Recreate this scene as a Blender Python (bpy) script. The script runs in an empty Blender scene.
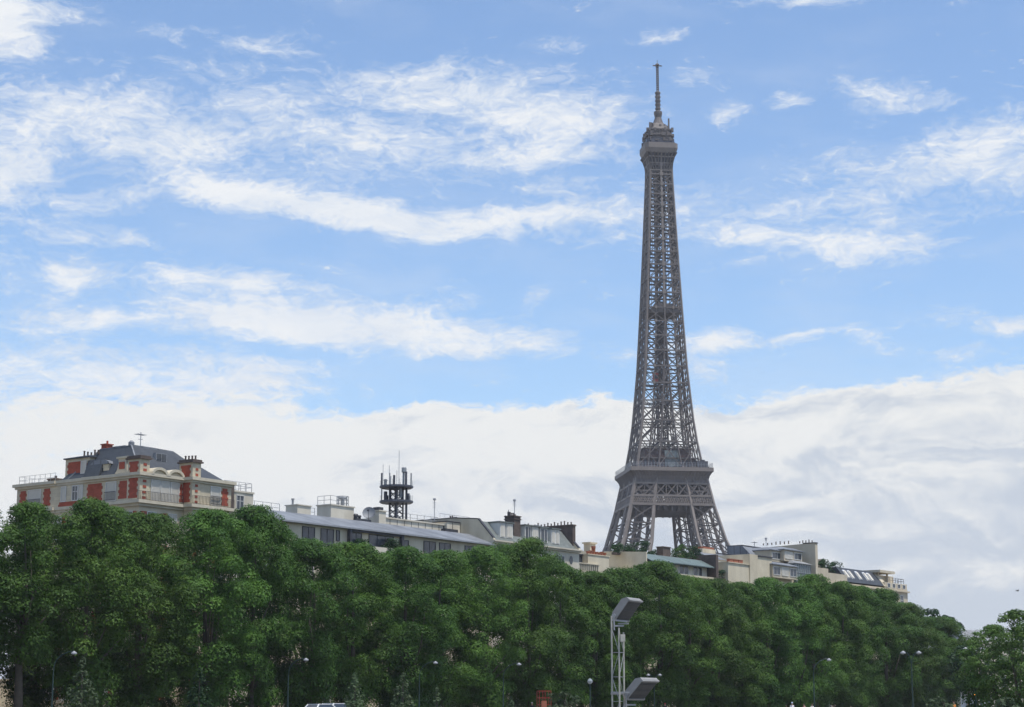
import bpy, math, random
from mathutils import Vector, Matrix
random.seed(7)
R = math.radians
sc = bpy.context.scene
COL = sc.collection

# ------------------------------------------------------------------ camera
F_PX, PITCH, EYE = 1900.0, R(10.7), 0.75
cd = bpy.data.cameras.new('camera'); cam = bpy.data.objects.new('camera', cd); COL.objects.link(cam)
cam.location = (0, 0, EYE); cam.rotation_euler = (R(90) + PITCH, 0, 0)
cd.sensor_width = 36.0; cd.lens = 36.0 * F_PX / 1024.0
cd.clip_start = 0.5; cd.clip_end = 20000
sc.camera = cam

# ------------------------------------------------------------------ exposure
sc.view_settings.view_transform = 'Standard'; sc.view_settings.look = 'None'
sc.view_settings.exposure = 0.12; sc.view_settings.gamma = 1.0
try: sc.view_settings.use_curve_mapping = False
except Exception: pass
sc.cycles.max_bounces = 7; sc.cycles.diffuse_bounces = 3; sc.cycles.transmission_bounces = 3
sc.cycles.volume_bounces = 0; sc.cycles.transparent_max_bounces = 8
sc.cycles.caustics_reflective = False; sc.cycles.caustics_refractive = False

# ------------------------------------------------------------------ sun
SUN_DIR = Vector((0.25, -0.19, 0.95)).normalized()          # towards the sun
SUN_EL = math.asin(SUN_DIR.z); SUN_AZ = math.atan2(SUN_DIR.x, SUN_DIR.y)
sl = bpy.data.lights.new('sun', 'SUN'); sun = bpy.data.objects.new('sun', sl); COL.objects.link(sun)
sl.energy = 4.1; sl.angle = R(3.0); sl.color = (1.0, 0.95, 0.88)
sun.rotation_euler = (-SUN_DIR).to_track_quat('-Z', 'Y').to_euler(); sun.location = (0, 0, 400)

# ------------------------------------------------------------------ rays through photo pixels (used only to measure positions)
def ray(x, y):
    cx, cy = (x - 512) / F_PX, (353.5 - y) / F_PX
    fw = Vector((0, math.cos(PITCH), math.sin(PITCH))); up = Vector((0, -math.sin(PITCH), math.cos(PITCH)))
    return fw + Vector((1, 0, 0)) * cx + up * cy
def azel(x, y):
    d = ray(x, y).normalized()
    return math.atan2(d.x, d.y), math.asin(d.z)
PHI = R(36.4)                                                # heading of the street, to the right of the view
SD = Vector((math.sin(PHI), math.cos(PHI), 0)); SB = Vector((-math.cos(PHI), math.sin(PHI), 0))
SROT = math.pi / 2 - PHI
def W(s, y, z=0.0): return SD * s + SB * y + Vector((0, 0, z))       # street frame -> world
def on(x, y, plane):                                         # street-frame (s, z) where a pixel meets the plane y=plane
    d = ray(x, y); t = plane / d.dot(SB); p = d * t
    return p.dot(SD), p.z + EYE
def onx(x, y, s):                                            # (y, z) where a pixel meets the plane s = const
    d = ray(x, y); t = s / d.dot(SD); p = d * t
    return p.dot(SB), p.z + EYE
def atY(x, y, Y):
    d = ray(x, y); t = Y / d.y
    return Vector((d.x * t, Y, d.z * t + EYE))

# ------------------------------------------------------------------ sky with clouds
wd = bpy.data.worlds.new('World'); sc.world = wd; wd.use_nodes = True
nt = wd.node_tree; N = nt.nodes; L = nt.links
for n in list(N): N.remove(n)
def nn(t, **k):
    n = N.new(t)
    for a, b in k.items(): setattr(n, a, b)
    return n
def mth(op, a, b=None, c=None, clamp=False):
    n = nn('ShaderNodeMath', operation=op); n.use_clamp = clamp
    for i, v in enumerate((a, b, c)):
        if v is None: continue
        if isinstance(v, (int, float)): n.inputs[i].default_value = v
        else: L.new(v, n.inputs[i])
    return n.outputs[0]
def mrange(v, a, b, c, d, smooth=True):
    n = nn('ShaderNodeMapRange', interpolation_type='SMOOTHSTEP' if smooth else 'LINEAR')
    for i, q in enumerate((a, b, c, d)): n.inputs[i + 1].default_value = q
    L.new(v, n.inputs[0]); return n.outputs[0]
def mixc(f, a, b):
    n = nn('ShaderNodeMix', data_type='RGBA')
    for i, v in ((0, f), (6, a), (7, b)):
        if isinstance(v, (int, float)): n.inputs[i].default_value = v
        elif isinstance(v, tuple): n.inputs[i].default_value = v
        else: L.new(v, n.inputs[i])
    return n.outputs[2]
out = nn('ShaderNodeOutputWorld'); bg = nn('ShaderNodeBackground'); L.new(bg.outputs[0], out.inputs[0])
SKY_STRENGTH = 0.15
bg.inputs[1].default_value = SKY_STRENGTH
sky = nn('ShaderNodeTexSky', sky_type='NISHITA'); sky.sun_disc = False
sky.sun_elevation = SUN_EL; sky.sun_rotation = SUN_AZ
sky.air_density = 1.0; sky.dust_density = 0.6; sky.ozone_density = 1.6; sky.altitude = 40
geo = nn('ShaderNodeTexCoord')
sep = nn('ShaderNodeSeparateXYZ'); L.new(geo.outputs['Generated'], sep.inputs[0])
el = mth('ARCSINE', sep.outputs[2]); az = mth('ARCTAN2', sep.outputs[0], sep.outputs[1])
K = 10.0
cmb = nn('ShaderNodeCombineXYZ'); L.new(mth('MULTIPLY', az, K), cmb.inputs[0]); L.new(mth('MULTIPLY', el, K), cmb.inputs[1])
P0 = cmb.outputs[0]
def vm(op, a, b=None, s=None):
    n = nn('ShaderNodeVectorMath', operation=op)
    for i, v in ((0, a), (1, b)):
        if v is None: continue
        if isinstance(v, tuple): n.inputs[i].default_value = v
        else: L.new(v, n.inputs[i])
    if s is not None: n.inputs[3].default_value = s
    return n
def noise(v, scale, detail=5, rough=0.55, loc=(0, 0, 0), stretch=(1, 1, 1), rot=0, color=False, dist=0.0):
    m = nn('ShaderNodeMapping'); L.new(v, m.inputs[0])
    m.inputs[1].default_value = loc; m.inputs[2].default_value = (0, 0, rot); m.inputs[3].default_value = stretch
    t = nn('ShaderNodeTexNoise'); L.new(m.outputs[0], t.inputs['Vector'])
    t.inputs['Scale'].default_value = scale; t.inputs['Detail'].default_value = detail; t.inputs['Roughness'].default_value = rough
    t.inputs['Distortion'].default_value = dist
    return t.outputs['Color' if color else 'Fac']
wv = vm('SUBTRACT', noise(P0, 2.2, 4, 0.6, stretch=(0.8, 1.5, 1), color=True), (0.5, 0.5, 0.5)).outputs[0]
ws = vm('MULTIPLY', wv, (0.50, 0.20, 0.0)).outputs[0]
P = vm('ADD', P0, ws).outputs[0]
# cloud bodies, as measured in the photograph: centre px, radii px, tilt (deg), weight
CL = [
 (5,22,52,42,-8,1.1),(300,135,380,85,3,.46),(870,185,240,75,-6,.36),(250,300,330,50,3,.38),(560,120,140,70,0,.40),(60,12,60,16,0,.45),(265,40,75,17,3,.6),(190,42,22,12,0,.4),(150,30,90,12,5,.35),
 (60,115,130,42,4,.75),(25,165,70,60,0,.75),(160,140,150,50,6,.75),(0,180,26,40,0,.7),(250,105,120,20,-10,.5),
 (400,75,120,20,-8,.62),(470,95,150,36,2,.8),(540,125,120,45,2,.75),(420,140,170,34,5,.55),(330,150,180,40,5,.5),(600,130,60,60,0,.42),
 (230,195,150,22,7,.9),(330,212,190,23,7,1.05),(460,222,150,23,-2,.95),(580,215,90,22,-3,.8),(110,200,75,20,-6,.5),(620,220,60,38,0,.5),
 (130,234,60,12,8,.65),(60,225,90,20,6,.45),(530,160,120,22,-4,.6),
 (68,272,50,24,6,.85),(180,272,60,16,0,.55),(235,282,95,17,2,.8),(290,300,200,16,4,.6),
 (90,318,120,20,6,.75),(250,318,170,28,3,.95),(390,332,180,30,3,1.0),(500,345,110,18,1,.8),(535,300,20,26,40,.5),(470,300,60,24,30,.35),
 (10,250,50,60,0,.4),(20,330,70,30,0,.4),
 (130,372,270,36,2,.72),(235,386,130,26,-8,.75),(60,392,220,46,0,.62),(250,390,120,26,-10,.5),
 (890,95,75,19,8,.72),(790,101,26,14,5,.66),(725,113,36,17,0,.55),(660,36,34,9,0,.5),(800,2,90,9,0,.6),(690,82,50,16,0,.45),
 (985,150,110,40,-10,.85),(900,182,110,26,-14,.55),(1010,175,70,26,0,.65),(800,205,160,18,-2,.55),
 (760,235,140,18,5,.7),(860,246,110,22,2,.85),(880,222,120,20,-6,.55),(700,205,60,22,0,.5),(660,200,70,34,0,.35),
 (715,342,70,16,-8,.8),(700,368,50,22,0,.65),(800,334,70,12,-4,.62),(1010,330,48,12,-3,.8),(930,322,60,12,0,.42),(880,345,40,12,20,.45),(630,355,60,18,0,.35),
 (730,265,70,8,-4,.4),(960,355,60,14,0,.5),(300,68,90,10,0,.3),(560,45,60,14,0,.35),(560,190,60,16,0,.5),
]
def chain(vec, prev):     # ties one cloud to the one before it, so that the node compiler keeps few values alive at once
    if prev is None: return vec
    n = nn('ShaderNodeVectorMath', operation='MULTIPLY_ADD'); L.new(prev, n.inputs[0]); n.inputs[1].default_value = (1e-7, 1e-7, 1e-7); L.new(vec, n.inputs[2]); return n.outputs[0]
acc = None
for (cx, cy, rx, ry, tilt, wgt) in CL:
    a, e = azel(cx, cy)
    m = nn('ShaderNodeMapping', vector_type='TEXTURE'); L.new(chain(P, acc), m.inputs[0])
    m.inputs[1].default_value = (a * K, e * K, 0); m.inputs[2].default_value = (0, 0, R(-tilt))
    m.inputs[3].default_value = (rx / F_PX * K, ry / F_PX * K, 1)
    ln = vm('LENGTH', m.outputs[0]).outputs[1]
    v = mrange(ln, 0.0, 1.45, wgt * 1.25, 0.0)
    acc = v if acc is None else mth('MAXIMUM', mth('MULTIPLY', mth('ADD', acc, v), 0.62), mth('MAXIMUM', acc, v))
# the bank along the horizon, with a ragged top
eb = azel(512, 428)[1] * K
P1 = vm('SEPARATE' if False else 'ADD', P0, vm('MULTIPLY', wv, (0.3, 0.22, 0)).outputs[0]).outputs[0]
sp = nn('ShaderNodeSeparateXYZ'); L.new(P1, sp.inputs[0])
bank = mrange(sp.outputs[1], eb - 0.14, eb + 0.16, 1.25, 0.0)
for (cx, cy, rx, ry, tilt, wgt) in ((120,412,260,34,2,.9),(250,402,90,20,-14,.5),(480,425,160,26,-2,.9),(600,418,120,22,0,.8),(780,412,130,22,-4,.9),(930,400,170,30,-4,1.1),(1040,385,90,26,-8,.9),(870,405,60,20,0,.6),(420,420,60,22,0,.7)):
    a, e = azel(cx, cy)
    m = nn('ShaderNodeMapping', vector_type='TEXTURE'); L.new(chain(P1, bank), m.inputs[0])
    m.inputs[1].default_value = (a * K, e * K, 0); m.inputs[2].default_value = (0, 0, R(-tilt)); m.inputs[3].default_value = (rx / F_PX * K, ry / F_PX * K, 1)
    bank = mth('ADD', bank, mrange(vm('LENGTH', m.outputs[0]).outputs[1], 0.0, 1.4, wgt * .8, 0.0))
# unseen clouds added elsewhere in the sky for fill light, outside this view
oth_n = noise(P0, 0.55, 5, 0.6, stretch=(0.6, 1.2, 1), loc=(3, 1, 0))
oth_m = mth('MAXIMUM', mrange(mth('ABSOLUTE', az), 0.30, 0.42, 0, 1), mrange(el, 0.41, 0.52, 0, 1))
oth = mth('MULTIPLY', mrange(oth_n, 0.42, 0.70, 0.0, 1.0), oth_m)
fieldA = mth('MAXIMUM', acc, oth)
n1 = noise(P, 4.2, 10, 0.64, stretch=(0.48, 1.6, 1), rot=R(-6), dist=0.25)
n2 = noise(P, 14.0, 7, 0.62, stretch=(0.6, 1.2, 1), rot=R(-14), loc=(4, 7, 0), dist=0.4)
n3 = noise(P, 34.0, 5, 0.6, stretch=(0.5, 1.3, 1), rot=R(-18), loc=(1, 3, 0), dist=0.5)
nz = mth('ADD', mth('MULTIPLY', mth('SUBTRACT', n1, 0.5), 1.45), mth('ADD', mth('MULTIPLY', mth('SUBTRACT', n2, 0.5), 1.15), mth('MULTIPLY', mth('SUBTRACT', n3, 0.5), 0.75)))
dA = mrange(mth('ADD', fieldA, nz), 0.14, 1.22, 0.0, 0.97)
dA = mth('MULTIPLY', dA, mrange(fieldA, 0.0, 0.3, 0.0, 1.0))
veil = mth('MULTIPLY', mrange(noise(P, 1.6, 6, 0.6, stretch=(0.5, 1.6, 1), rot=R(-8), loc=(6, 6, 0)), 0.42, 0.72, 0.0, 0.30), mrange(el, 0.05, 0.36, 1.0, 0.5))
dA = mth('MAXIMUM', dA, veil)
soft = mrange(az, azel(380, 400)[0], azel(180, 400)[0], 0.85, 1.45)
dB = mth('MULTIPLY', mrange(mth('DIVIDE', mth('SUBTRACT', mth('ADD', bank, mth('MULTIPLY', nz, 1.0)), 0.20), soft), 0.0, 0.72, 0.0, 1.0), 1.0)
# tone inside the clouds: folds of grey-blue under white tops
t1 = noise(P, 3.0, 8, 0.58, stretch=(0.55, 1.5, 1), loc=(9, 2, 0), dist=0.3)
toneA = mrange(mth('ADD', t1, mth('MULTIPLY', dA, 0.30)), 0.45, 0.95, 0.0, 1.0)
kw = dict(stretch=(0.7, 1.5, 1), loc=(2, 5, 0), dist=0.5)
t2 = noise(P1, 2.1, 10, 0.60, **kw)
t2u = noise(vm('ADD', P1, (-0.02, 0.075, 0)).outputs[0], 2.1, 10, 0.60, **kw)
t2 = mth('ADD', mth('MULTIPLY', t2, 0.55), mth('ADD', 0.225, mth('MULTIPLY', mth('SUBTRACT', t2, t2u), 0.62)))  # noise difference paints lit and shaded cloud edges into the tone
rightness = mrange(az, -0.20, 0.22, 0.10, -0.10, False)
toneB = mrange(mth('ADD', mth('ADD', t2, mth('MULTIPLY', mth('SUBTRACT', n1, 0.5), 0.22)), mth('ADD', rightness, mth('MULTIPLY', mth('SUBTRACT', sp.outputs[1], 0.95), 0.22))), 0.33, 0.62, 0.0, 1.0)
q = 1.0 / SKY_STRENGTH
def cc(r, g, b): return (r * q, g * q, b * q, 1)
colA = mixc(toneA, cc(.66, .73, .83), cc(.85, .868, .885))
colB = mixc(toneB, cc(.56, .615, .69), cc(.84, .845, .83))
c0 = mixc(1.0, sky.outputs[0], sky.outputs[0])
SKY_TINT = nn('ShaderNodeMix', data_type='RGBA', blend_type='MULTIPLY'); SKY_TINT.inputs[0].default_value = 1
L.new(c0, SKY_TINT.inputs[6]); SKY_TINT.inputs[7].default_value = (0.97, 1.05, 1.13, 1)
c1 = mixc(dA, SKY_TINT.outputs[2], colA)
c2 = mixc(dB, c1, colB)
L.new(c2, bg.inputs[0])
wd.cycles.sampling_method = 'MANUAL'; wd.cycles.sample_map_resolution = 512

# ------------------------------------------------------------------ materials
def mat(name, col, rough=0.7, metal=0.0, var=0.25, scale=1.2, col2=None, bump=0.0, bscale=8.0, spec=0.4, kind=None, emit=None):
    m = bpy.data.materials.new(name); m.use_nodes = True
    t = m.node_tree; b = t.nodes['Principled BSDF']
    b.inputs['Roughness'].default_value = rough; b.inputs['Metallic'].default_value = metal
    b.inputs['Specular IOR Level'].default_value = spec
    tc = t.nodes.new('ShaderNodeTexCoord')
    nz = t.nodes.new('ShaderNodeTexNoise'); nz.inputs['Scale'].default_value = scale; nz.inputs['Detail'].default_value = 6
    nz.inputs['Roughness'].default_value = 0.62
    t.links.new(tc.outputs['Object'], nz.inputs['Vector'])
    rp = t.nodes.new('ShaderNodeValToRGB'); rp.color_ramp.elements[0].position = 0.3; rp.color_ramp.elements[1].position = 0.72
    c2 = col2 or tuple(min(1, c * (1 + var)) for c in col); c1 = tuple(c * (1 - var) for c in col)
    rp.color_ramp.elements[0].color = (*c1, 1); rp.color_ramp.elements[1].color = (*c2, 1)
    t.links.new(nz.outputs['Fac'], rp.inputs[0]); last = rp.outputs[0]
    if kind in ('seams', 'slate', 'stone', 'brick', 'streaks'):
        tx = t.nodes.new('ShaderNodeTexBrick') if kind != 'streaks' else t.nodes.new('ShaderNodeTexNoise')
        mp = t.nodes.new('ShaderNodeMapping'); t.links.new(tc.outputs['Object'], mp.inputs[0])
        mx = t.nodes.new('ShaderNodeMix'); mx.data_type = 'RGBA'; mx.blend_type = 'MULTIPLY'; mx.inputs[0].default_value = 1
        if kind == 'streaks':
            mp.inputs[3].default_value = (.55, .55, 0.16); tx.inputs['Scale'].default_value = 1.0; tx.inputs['Detail'].default_value = 4
            r2 = t.nodes.new('ShaderNodeValToRGB'); r2.color_ramp.elements[0].position = .35; r2.color_ramp.elements[1].position = .6
            r2.color_ramp.elements[0].color = (.86, .84, .81, 1); r2.color_ramp.elements[1].color = (1, 1, 1, 1)
            t.links.new(mp.outputs[0], tx.inputs[0]); t.links.new(tx.outputs[0], r2.inputs[0]); so = r2.outputs[0]
        else:
            # walls face either along x or along y: run the courses over x + y
            sx = t.nodes.new('ShaderNodeSeparateXYZ'); t.links.new(tc.outputs['Object'], sx.inputs[0])
            ad = t.nodes.new('ShaderNodeMath'); t.links.new(sx.outputs[0], ad.inputs[0]); t.links.new(sx.outputs[1], ad.inputs[1])
            cb = t.nodes.new('ShaderNodeCombineXYZ'); t.links.new(ad.outputs[0], cb.inputs[0]); t.links.new(sx.outputs[2], cb.inputs[1])
            t.links.new(cb.outputs[0], tx.inputs[0])
            w, h, mo, dk = {'seams': (1.24, 60, .09, .50), 'slate': (.35, .22, .025, .70), 'stone': (1.1, .42, .018, .78), 'brick': (.24, .08, .014, .75)}[kind]
            tx.inputs['Scale'].default_value = 1; tx.inputs['Brick Width'].default_value = w; tx.inputs['Row Height'].default_value = h
            tx.inputs['Mortar Size'].default_value = mo
            tx.inputs['Color1'].default_value = (1, 1, 1, 1); tx.inputs['Color2'].default_value = (.76, .76, .77, 1) if kind in ('seams', 'brick') else (.86, .86, .87, 1); tx.inputs['Mortar'].default_value = (dk, dk, dk, 1)
            so = tx.outputs['Color']
        t.links.new(last, mx.inputs[6]); t.links.new(so, mx.inputs[7]); last = mx.outputs[2]
    t.links.new(last, b.inputs['Base Color'])
    if bump:
        n2 = t.nodes.new('ShaderNodeTexNoise'); n2.inputs['Scale'].default_value = bscale; n2.inputs['Detail'].default_value = 5
        t.links.new(tc.outputs['Object'], n2.inputs['Vector'])
        bp = t.nodes.new('ShaderNodeBump'); bp.inputs['Strength'].default_value = bump; bp.inputs['Distance'].default_value = 0.05
        t.links.new(n2.outputs['Fac'], bp.inputs['Height']); t.links.new(bp.outputs[0], b.inputs['Normal'])
    if emit:
        b.inputs['Emission Color'].default_value = (*emit[0], 1); b.inputs['Emission Strength'].default_value = emit[1]
    return m
def leafmat(name, c1, c2, scale=0.5, trans=0.27, hue=0.008, val=0.26):
    m = bpy.data.materials.new(name); m.use_nodes = True; t = m.node_tree
    for n in list(t.nodes): t.nodes.remove(n)
    o = t.nodes.new('ShaderNodeOutputMaterial'); tc = t.nodes.new('ShaderNodeTexCoord')
    nz = t.nodes.new('ShaderNodeTexNoise'); nz.inputs['Scale'].default_value = scale; nz.inputs['Detail'].default_value = 6; nz.inputs['Roughness'].default_value = 0.7
    t.links.new(tc.outputs['Object'], nz.inputs['Vector'])
    rp = t.nodes.new('ShaderNodeValToRGB'); rp.color_ramp.elements[0].position = .33; rp.color_ramp.elements[1].position = .68
    rp.color_ramp.elements[0].color = (*c1, 1); rp.color_ramp.elements[1].color = (*c2, 1)
    t.links.new(nz.outputs['Fac'], rp.inputs[0])
    oi = t.nodes.new('ShaderNodeObjectInfo'); hs = t.nodes.new('ShaderNodeHueSaturation')
    mr = t.nodes.new('ShaderNodeMapRange'); mr.inputs[3].default_value = 0.5 - hue; mr.inputs[4].default_value = 0.5 + hue
    mv = t.nodes.new('ShaderNodeMapRange'); mv.inputs[3].default_value = 1 - val; mv.inputs[4].default_value = 1 + val
    t.links.new(oi.outputs['Random'], mr.inputs[0]); t.links.new(mr.outputs[0], hs.inputs['Hue'])
    wn = t.nodes.new('ShaderNodeMath'); wn.operation = 'FRACT'; w2 = t.nodes.new('ShaderNodeMath'); w2.operation = 'MULTIPLY'; w2.inputs[1].default_value = 7.31
    t.links.new(oi.outputs['Random'], w2.inputs[0]); t.links.new(w2.outputs[0], wn.inputs[0]); t.links.new(wn.outputs[0], mv.inputs[0])
    t.links.new(mv.outputs[0], hs.inputs['Value']); t.links.new(rp.outputs[0], hs.inputs['Color'])
    pb = t.nodes.new('ShaderNodeBsdfPrincipled'); pb.inputs['Roughness'].default_value = 0.6; pb.inputs['Specular IOR Level'].default_value = 0.2
    tr = t.nodes.new('ShaderNodeBsdfTranslucent'); mx = t.nodes.new('ShaderNodeMixShader'); mx.inputs[0].default_value = trans
    t.links.new(hs.outputs[0], pb.inputs['Base Color']); t.links.new(hs.outputs[0], tr.inputs['Color'])
    t.links.new(pb.outputs[0], mx.inputs[1]); t.links.new(tr.outputs[0], mx.inputs[2]); t.links.new(mx.outputs[0], o.inputs[0])
    return m
M = dict(
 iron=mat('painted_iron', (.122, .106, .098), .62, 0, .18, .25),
 iron_lit=mat('painted_iron_lit', (.195, .168, .148), .6, 0, .15, .25),  # same iron, light on outer columns and galleries put into the colour
 iron_dk=mat('dark_glazing', (.05, .05, .06), .3, 0, .4, .6),
 pavil=mat('pavilion_red_brown', (.10, .062, .055), .6, 0, .25, .5),
 pglass=mat('pale_green_glass', (.17, .20, .20), .25, 0, .3, .7),
 redcab=mat('red_lift_paint', (.42, .08, .06), .5),
 stone=mat('cream_stone', (.57, .50, .36), .85, 0, .13, .8, kind='stone', bump=.2),
 plaster=mat('cream_plaster', (.60, .535, .40), .9, 0, .12, .35, kind='streaks'),
 plaster2=mat('pale_plaster', (.60, .555, .455), .9, 0, .1, .4, kind='streaks'),
 plaster3=mat('beige_plaster', (.54, .475, .36), .9, 0, .12, .3, kind='streaks'),
 trim=mat('pale_stone_trim', (.53, .48, .37), .85, 0, .14, 1.1),
 brick=mat('red_brick', (.40, .09, .05), .85, 0, .22, 1.6, kind='brick'),
 brown=mat('brown_brick', (.13, .10, .085), .9, 0, .25, 1.2, kind='brick'),
 zinc=mat('zinc_sheet', (.215, .23, .25), .6, .1, .28, .35, kind='seams'),
 slate=mat('slate_tiles', (.055, .063, .073), .6, 0, .22, 1.0, kind='slate'),
 slate_g=mat('weathered_slate', (.16, .18, .17), .7, 0, .25, 1.0, kind='slate'),
 copper=mat('green_copper', (.13, .175, .17), .65, 0, .2, 1.0, kind='seams'),
 dark=mat('dark_metal', (.05, .05, .058), .55, .2, .3, 2),
 mastdk=mat('dark_blue_grey_metal', (.075, .08, .10), .55, .2, .3, 2),
 grey=mat('grey_metal', (.30, .31, .32), .5, .3, .15, 2),
 wire=mat('galvanised_wire', (.35, .36, .38), .5, .4, .1, 2),
 glass=mat('window_glass', (.045, .055, .07), .08, 0, .5, .6, spec=.7),
 frame=mat('white_window_frame', (.62, .61, .57), .6, 0, .08, 2),
 blind=mat('closed_white_shutter', (.56, .53, .46), .7, 0, .06, 1.2),
 pot=mat('terracotta', (.30, .11, .065), .85, 0, .2, 3),
 white=mat('white_paint', (.78, .78, .76), .35, 0, .06, 1.0),
 tyre=mat('tyre_rubber', (.03, .03, .032), .85), 
 postgreen=mat('dark_green_post_paint', (.012, .035, .03), .45),
 lampglass=mat('pale_lamp_glass', (.27, .30, .31), .25, 0, .06, 3),
 bark=mat('plane_bark', (.075, .065, .05), .9, 0, .35, 1.6, bump=.5),
 leaf=leafmat('plane_leaf', (.026, .068, .012), (.090, .182, .025)),
 leafdk=leafmat('dark_leaf', (.014, .04, .016), (.035, .08, .026)),
 leaflt=leafmat('light_leaf', (.036, .085, .018), (.088, .155, .034)),
 leafsh=leafmat('shrub_leaf', (.05, .085, .04), (.10, .14, .07)),
 asphalt=mat('asphalt', (.05, .05, .052), .9, 0, .25, .8, bump=.3),
 paving=mat('stone_paving', (.25, .24, .22), .85, 0, .2, .6, kind='stone'),
 earth=mat('bare_ground', (.16, .14, .11), .95, 0, .3, .3),
 kerb=mat('granite_kerb', (.34, .33, .32), .8),
 paint=mat('road_paint', (.75, .75, .72), .7),
 water=mat('river_water', (.03, .045, .04), .08, 0, .2, .05, bump=.35, bscale=.8, spec=.5),
 lightcase=mat('floodlight_casing', (.25, .25, .245), .6, 0, .12, 6),
 lightface=mat('floodlight_face', (.045, .047, .05), .6, 0, .25, 5),
 truss=mat('white_truss_paint', (.40, .39, .34), .55, 0, .3, 5),
 redpaint=mat('red_machine_paint', (.26, .035, .025), .5, 0, .2, 3),
 amber=mat('amber_lamp', (.8, .3, .03), .4, emit=((1.0, .35, .03), 2.5)),
 lensdk=mat('unlit_lens', (.06, .02, .02), .3),
 bird=mat('black_feathers', (.02, .02, .022), .8),
)
# ------------------------------------------------------------------ mesh building
class MB:
    def __init__(s): s.v = []; s.f = []; s.m = []
    def add(s, vs, fs, mi=0):
        o = len(s.v); s.v += [tuple(v) for v in vs]; s.f += [tuple(i + o for i in f) for f in fs]; s.m += [mi] * len(fs); return s
    def box(s, x0, x1, y0, y1, z0, z1, mi=0):
        return s.add([(x0,y0,z0),(x1,y0,z0),(x1,y1,z0),(x0,y1,z0),(x0,y0,z1),(x1,y0,z1),(x1,y1,z1),(x0,y1,z1)],
              [(0,3,2,1),(4,5,6,7),(0,1,5,4),(1,2,6,5),(2,3,7,6),(3,0,4,7)], mi)
    def frustum(s, a, b, mi=0):           # a, b = (x0,x1,y0,y1,z)
        x0,x1,y0,y1,z0 = a; X0,X1,Y0,Y1,z1 = b
        return s.add([(x0,y0,z0),(x1,y0,z0),(x1,y1,z0),(x0,y1,z0),(X0,Y0,z1),(X1,Y0,z1),(X1,Y1,z1),(X0,Y1,z1)],
              [(0,3,2,1),(4,5,6,7),(0,1,5,4),(1,2,6,5),(2,3,7,6),(3,0,4,7)], mi)
    def bar(s, p, q, w, mi=0, d=None, caps=False):
        p = Vector(p); q = Vector(q); a = q - p
        if a.length < 1e-6: return s
        a.normalize(); u = a.cross(Vector((0, 0, 1)))
        if u.length < .02: u = Vector((1, 0, 0))
        u.normalize(); v = a.cross(u); h = w / 2; k = (d or w) / 2
        vs = [c + u * i * h + v * j * k for c in (p, q) for i, j in ((-1,-1),(1,-1),(1,1),(-1,1))]
        fs = [(0,1,5,4),(1,2,6,5),(2,3,7,6),(3,0,4,7)]
        if caps: fs += [(3,2,1,0),(4,5,6,7)]
        return s.add(vs, fs, mi)
    def tube(s, pts, rs, n=8, mi=0, caps=True):
        pts = [Vector(p) for p in pts]
        if not isinstance(rs, (list, tuple)): rs = [rs] * len(pts)
        vs = []; fs = []
        for i, p in enumerate(pts):
            a = (pts[min(i+1, len(pts)-1)] - pts[max(i-1, 0)]); a.normalize()
            u = a.cross(Vector((0, 0, 1)))
            if u.length < .05: u = a.cross(Vector((0, 1, 0)))
            u.normalize(); v = a.cross(u)
            for k in range(n):
                t = 2 * math.pi * k / n; vs.append(p + (u * math.cos(t) + v * math.sin(t)) * rs[i])
        for i in range(len(pts) - 1):
            for k in range(n): fs.append((i*n+k, i*n+(k+1) % n, (i+1)*n+(k+1) % n, (i+1)*n+k))
        if caps: fs += [tuple(range(n))[::-1], tuple((len(pts)-1)*n+k for k in range(n))]
        return s.add(vs, fs, mi)
    def lathe(s, c, prof, n=12, mi=0):     # prof = [(r,z)...]
        return s.tube([(c[0], c[1], c[2] + z) for r, z in prof], [max(r, .001) for r, z in prof], n, mi)
    def prism(s, poly, ext, mi=0):         # poly: 3-D points, ext: vector
        e = Vector(ext); n = len(poly); P = [Vector(p) for p in poly]
        return s.add(P + [p + e for p in P], [tuple(range(n))[::-1], tuple(range(n, 2*n))] + [(i, (i+1) % n, n+(i+1) % n, n+i) for i in range(n)], mi)
def mesh_obj(name, mb, mats, parent=None, off=(0, 0, 0), smooth=False):
    me = bpy.data.meshes.new(name)
    ox, oy, oz = off
    me.from_pydata([(x-ox, y-oy, z-oz) for x, y, z in mb.v], [], mb.f)
    if not isinstance(mats, (list, tuple)): mats = [mats]
    for m in mats: me.materials.append(m)
    if len(mats) > 1: me.polygons.foreach_set('material_index', mb.m)
    if smooth: me.polygons.foreach_set('use_smooth', [True] * len(me.polygons))
    me.update()
    o = bpy.data.objects.new(name, me); COL.objects.link(o)
    if parent: o.parent = parent
    return o
def tag(o, label, cat, group=None):
    o['label'] = label; o['category'] = cat
    if group: o['group'] = group
    return o
def thing(name, label, cat, loc=(0, 0, 0), rz=0.0, group=None):
    o = bpy.data.objects.new(name, None); COL.objects.link(o); o.empty_display_size = .5
    o.location = loc; o.rotation_euler = (0, 0, rz)
    return tag(o, label, cat, group)
def struct(name, mb, m, loc=(0, 0, 0), rz=0.0):
    o = mesh_obj(name, mb, m); o.location = loc; o.rotation_euler = (0, 0, rz); o['kind'] = 'structure'; return o
def dup(root, label, loc, rz=0.0, scale=None, group=None):
    r = root.copy(); COL.objects.link(r); r.location = loc; r.rotation_euler = (0, 0, rz)
    if scale: r.scale = scale
    r['label'] = label
    if group: r['group'] = group
    for ch in list(root.children):
        c = ch.copy(); COL.objects.link(c); c.parent = r
        for g in ch.children:
            d = g.copy(); COL.objects.link(d); d.parent = c
    return r
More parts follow.
